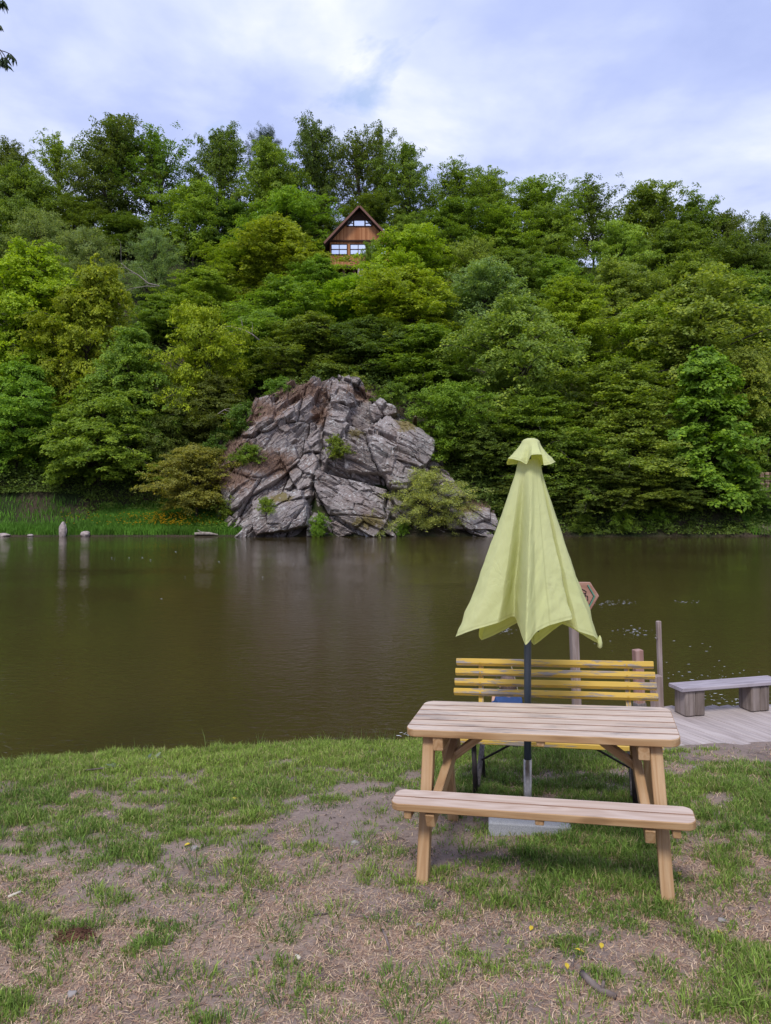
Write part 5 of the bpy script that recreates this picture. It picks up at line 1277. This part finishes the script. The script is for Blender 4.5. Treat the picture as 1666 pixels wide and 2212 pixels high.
# ------------------------------------------------------------------ willow whose twigs hang in at the top left
wt = thing('willow_tree', 'willow twigs with narrow leaves hanging in at the top left corner', 'tree', (-4.6, 5.2, float(gz(-4.6, 5.2))))
base = Vector((-4.6, 5.2, float(gz(-4.6, 5.2))))
mb = MB(); mb.tube([(0, 0, -.2), (-.05, 0, 1.5), (.1, .1, 3.2), (.2, .0, 5.0), (.1, -.1, 6.8)], [.20, .17, .14, .10, .05], 12)
limbs = [((.15, .05, 3.9), (.8, .0, 5.35), (1.35, -.1, 5.85)), ((.2, 0, 4.8), (.9, -.1, 6.4), (1.45, -.15, 6.9)), ((.1, .1, 3.4), (-.9, .5, 4.8), (-1.6, .8, 5.4)), ((.2, 0, 5), (-.4, -.8, 6.2), (-.7, -1.4, 6.6))]
for l in limbs: mb.tube(l, [.07, .04, .015], 7)
mb.build('trunk', M['bark'], wt, True)
Yt = 4.9
tips = [[(-90, 70), (-10, 106), (22, 112), (46, 118), (63, 128)], [(-60, 82), (2, 108), (16, 118), (26, 128), (30, 140)], [(-60, 90), (0, 112), (10, 125), (18, 132)],
        [(-80, -60), (-20, -30), (2, -5), (14, 2), (22, 8)], [(-80, -50), (-30, -20), (-4, -2), (6, 10)], [(-60, 40), (-14, 46), (-3, 52)], [(-60, 100), (-10, 124), (3, 130)]]
tips = [[(a * .54 if a > 0 else a, b) for a, b in t] for t in tips]
mbt = MB(); V = []; Fs = []; T = []; R = np.random.default_rng(5)
for t in tips:
    q = [P(x, y, Yt) - base for x, y in t]
    mbt.tube([Vector(limbs[0 if t[0][1] > 0 else 1][2])] + q, [.008] + [.0042 - .0005 * i for i in range(len(q))], 5)
    for k in range(26):
        s = (len(q) - 1) * (1 - R.uniform(0, .52) ** 1.2); i = min(int(s), len(q) - 2); c = q[i].lerp(q[i + 1], s - i)
        d = Vector((R.normal(.15, .4), R.normal(0, .4), -1)).normalized(); sd = d.cross(Vector((R.normal(0, 1), 1, 0))).normalized(); L = R.uniform(.035, .065); w = L * .13; b0 = len(V)
        V += [c, c + d * L * .4 + sd * w, c + d * L * .4 - sd * w, c + d * L]; Fs.append((b0, b0 + 1, b0 + 3, b0 + 2)); T += [(R.uniform(0, .8), 0, 0, 1)] * 4
for k in range(2600):      # the rest of its crown, outside the picture
    l = limbs[R.integers(0, 4)]; t_ = R.uniform(.3, 1.1); c = Vector(l[1]).lerp(Vector(l[2]), t_) + Vector(R.normal(0, .35, 3)) - Vector((.35, 0, R.uniform(0, 1.0)))
    d = Vector((R.normal(0, .4), R.normal(0, .4), -1)).normalized(); sd = d.cross(Vector((R.normal(0, 1), 1, 0))).normalized(); L = R.uniform(.05, .10); w = L * .14; b0 = len(V)
    w0 = c + base
    if CX + F * w0.x / w0.y > -40: continue
    V += [c, c + d * L * .4 + sd * w, c + d * L * .4 - sd * w, c + d * L]; Fs.append((b0, b0 + 1, b0 + 3, b0 + 2)); T += [(R.uniform(0, .8), 0, 0, 1)] * 4
mbt.build('twigs', M['bark'], wt, True)
o = link('crown', np_mesh('crown', np.array([tuple(v) for v in V]), [np.array(Fs)], M['willow_leaf'], {'tint': ('FLOAT_COLOR', np.array(T))}), wt); o.color = (.045, .075, .03, 1)

# ------------------------------------------------------------------ sky, sun, camera
W = bpy.data.worlds.new('World'); SC.world = W; W.use_nodes = True
t = W.node_tree; t.nodes.clear(); L_ = t.links.new
out = t.nodes.new('ShaderNodeOutputWorld')
SUN_EL, SUN_AZ = math.radians(52), math.radians(198)          # azimuth clockwise from +Y: behind the camera, a little left
sky = t.nodes.new('ShaderNodeTexSky'); sky.sky_type = 'NISHITA'; sky.sun_disc = False; sky.sun_elevation = SUN_EL; sky.sun_rotation = SUN_AZ
bg1 = t.nodes.new('ShaderNodeBackground'); bg1.inputs[1].default_value = .14; L_(sky.outputs[0], bg1.inputs[0])
tc = t.nodes.new('ShaderNodeTexCoord'); sx_ = t.nodes.new('ShaderNodeSeparateXYZ'); L_(tc.outputs['Generated'], sx_.inputs[0])
def wm(op, a, b=0.0):
    nd = t.nodes.new('ShaderNodeMath'); nd.operation = op
    for s, v in ((nd.inputs[0], a), (nd.inputs[1], b)):
        if isinstance(v, bpy.types.NodeSocket): L_(v, s)
        else: s.default_value = v
    return nd.outputs[0]
zz_ = wm('ADD', wm('MAXIMUM', sx_.outputs[2], 0.0), .16)
cb = t.nodes.new('ShaderNodeCombineXYZ'); L_(wm('DIVIDE', sx_.outputs[0], zz_), cb.inputs[0]); L_(wm('DIVIDE', sx_.outputs[1], zz_), cb.inputs[1])
def wnoise(scale, det, rough, dist, loc):
    mp = t.nodes.new('ShaderNodeMapping'); L_(cb.outputs[0], mp.inputs[0]); mp.inputs[1].default_value = loc
    nd = t.nodes.new('ShaderNodeTexNoise'); L_(mp.outputs[0], nd.inputs['Vector']); nd.inputs['Scale'].default_value = scale; nd.inputs['Detail'].default_value = det; nd.inputs['Roughness'].default_value = rough; nd.inputs['Distortion'].default_value = dist
    return nd.outputs[0]
def wramp(f, stops):
    nd = t.nodes.new('ShaderNodeValToRGB'); L_(f, nd.inputs[0])
    while len(nd.color_ramp.elements) < len(stops): nd.color_ramp.elements.new(.5)
    for e, (p, c) in zip(nd.color_ramp.elements, stops): e.position = p; e.color = (*c, 1)
    return nd.outputs[0]
n1 = wnoise(1.0, 6, .50, .25, (2.3, .7, 0)); n2 = wnoise(3.0, 7, .55, .2, (1.1, 4.2, 0)); n3 = wnoise(1.7, 6, .6, .6, (7.0, 3.0, 0))
cl = wm('ADD', wm('MULTIPLY', n1, .72), wm('MULTIPLY', n2, .28))
ccol = wramp(cl, [(.37, (.37, .45, .79)), (.47, (.49, .57, .90)), (.545, (.66, .73, .98)), (.64, (1.0, 1.01, 1.05))])
bg2 = t.nodes.new('ShaderNodeBackground'); L_(ccol, bg2.inputs[0]); bg2.inputs[1].default_value = .63
hole = wramp(n3, [(.30, (.45, .45, .45)), (.40, (1, 1, 1))])
mx = t.nodes.new('ShaderNodeMixShader'); L_(hole, mx.inputs[0]); L_(bg1.outputs[0], mx.inputs[1]); L_(bg2.outputs[0], mx.inputs[2]); L_(mx.outputs[0], out.inputs[0])
sl = bpy.data.lights.new('sun', 'SUN'); sl.energy = 1.5; sl.angle = math.radians(14); sl.color = (1, .955, .88)
so = bpy.data.objects.new('sun', sl); COL.objects.link(so)
dirv = Vector((math.sin(SUN_AZ) * math.cos(SUN_EL), math.cos(SUN_AZ) * math.cos(SUN_EL), math.sin(SUN_EL)))
so.rotation_euler = dirv.to_track_quat('Z', 'Y').to_euler(); so.location = (0, -5, 20)
cam = bpy.data.cameras.new('camera'); co = bpy.data.objects.new('camera', cam); COL.objects.link(co)
co.location = (0, 0, H); co.rotation_euler = (PI / 2, 0, 0)
cam.sensor_width = 36; cam.sensor_fit = 'AUTO'; cam.lens = 36 * F / 2212; cam.shift_y = -(1106 - YH) / 2212; cam.clip_start = .05; cam.clip_end = 1000
SC.camera = co
SC.view_settings.view_transform = 'Standard'; SC.view_settings.look = 'None'; SC.view_settings.gamma = 1; SC.view_settings.exposure = 0.85
SC.render.engine = 'CYCLES'
c = SC.cycles; c.max_bounces = 6; c.diffuse_bounces = 3; c.glossy_bounces = 3; c.transmission_bounces = 4; c.transparent_max_bounces = 4; c.caustics_reflective = False; c.caustics_refractive = False; c.sample_clamp_indirect = 4
c.use_denoising = True
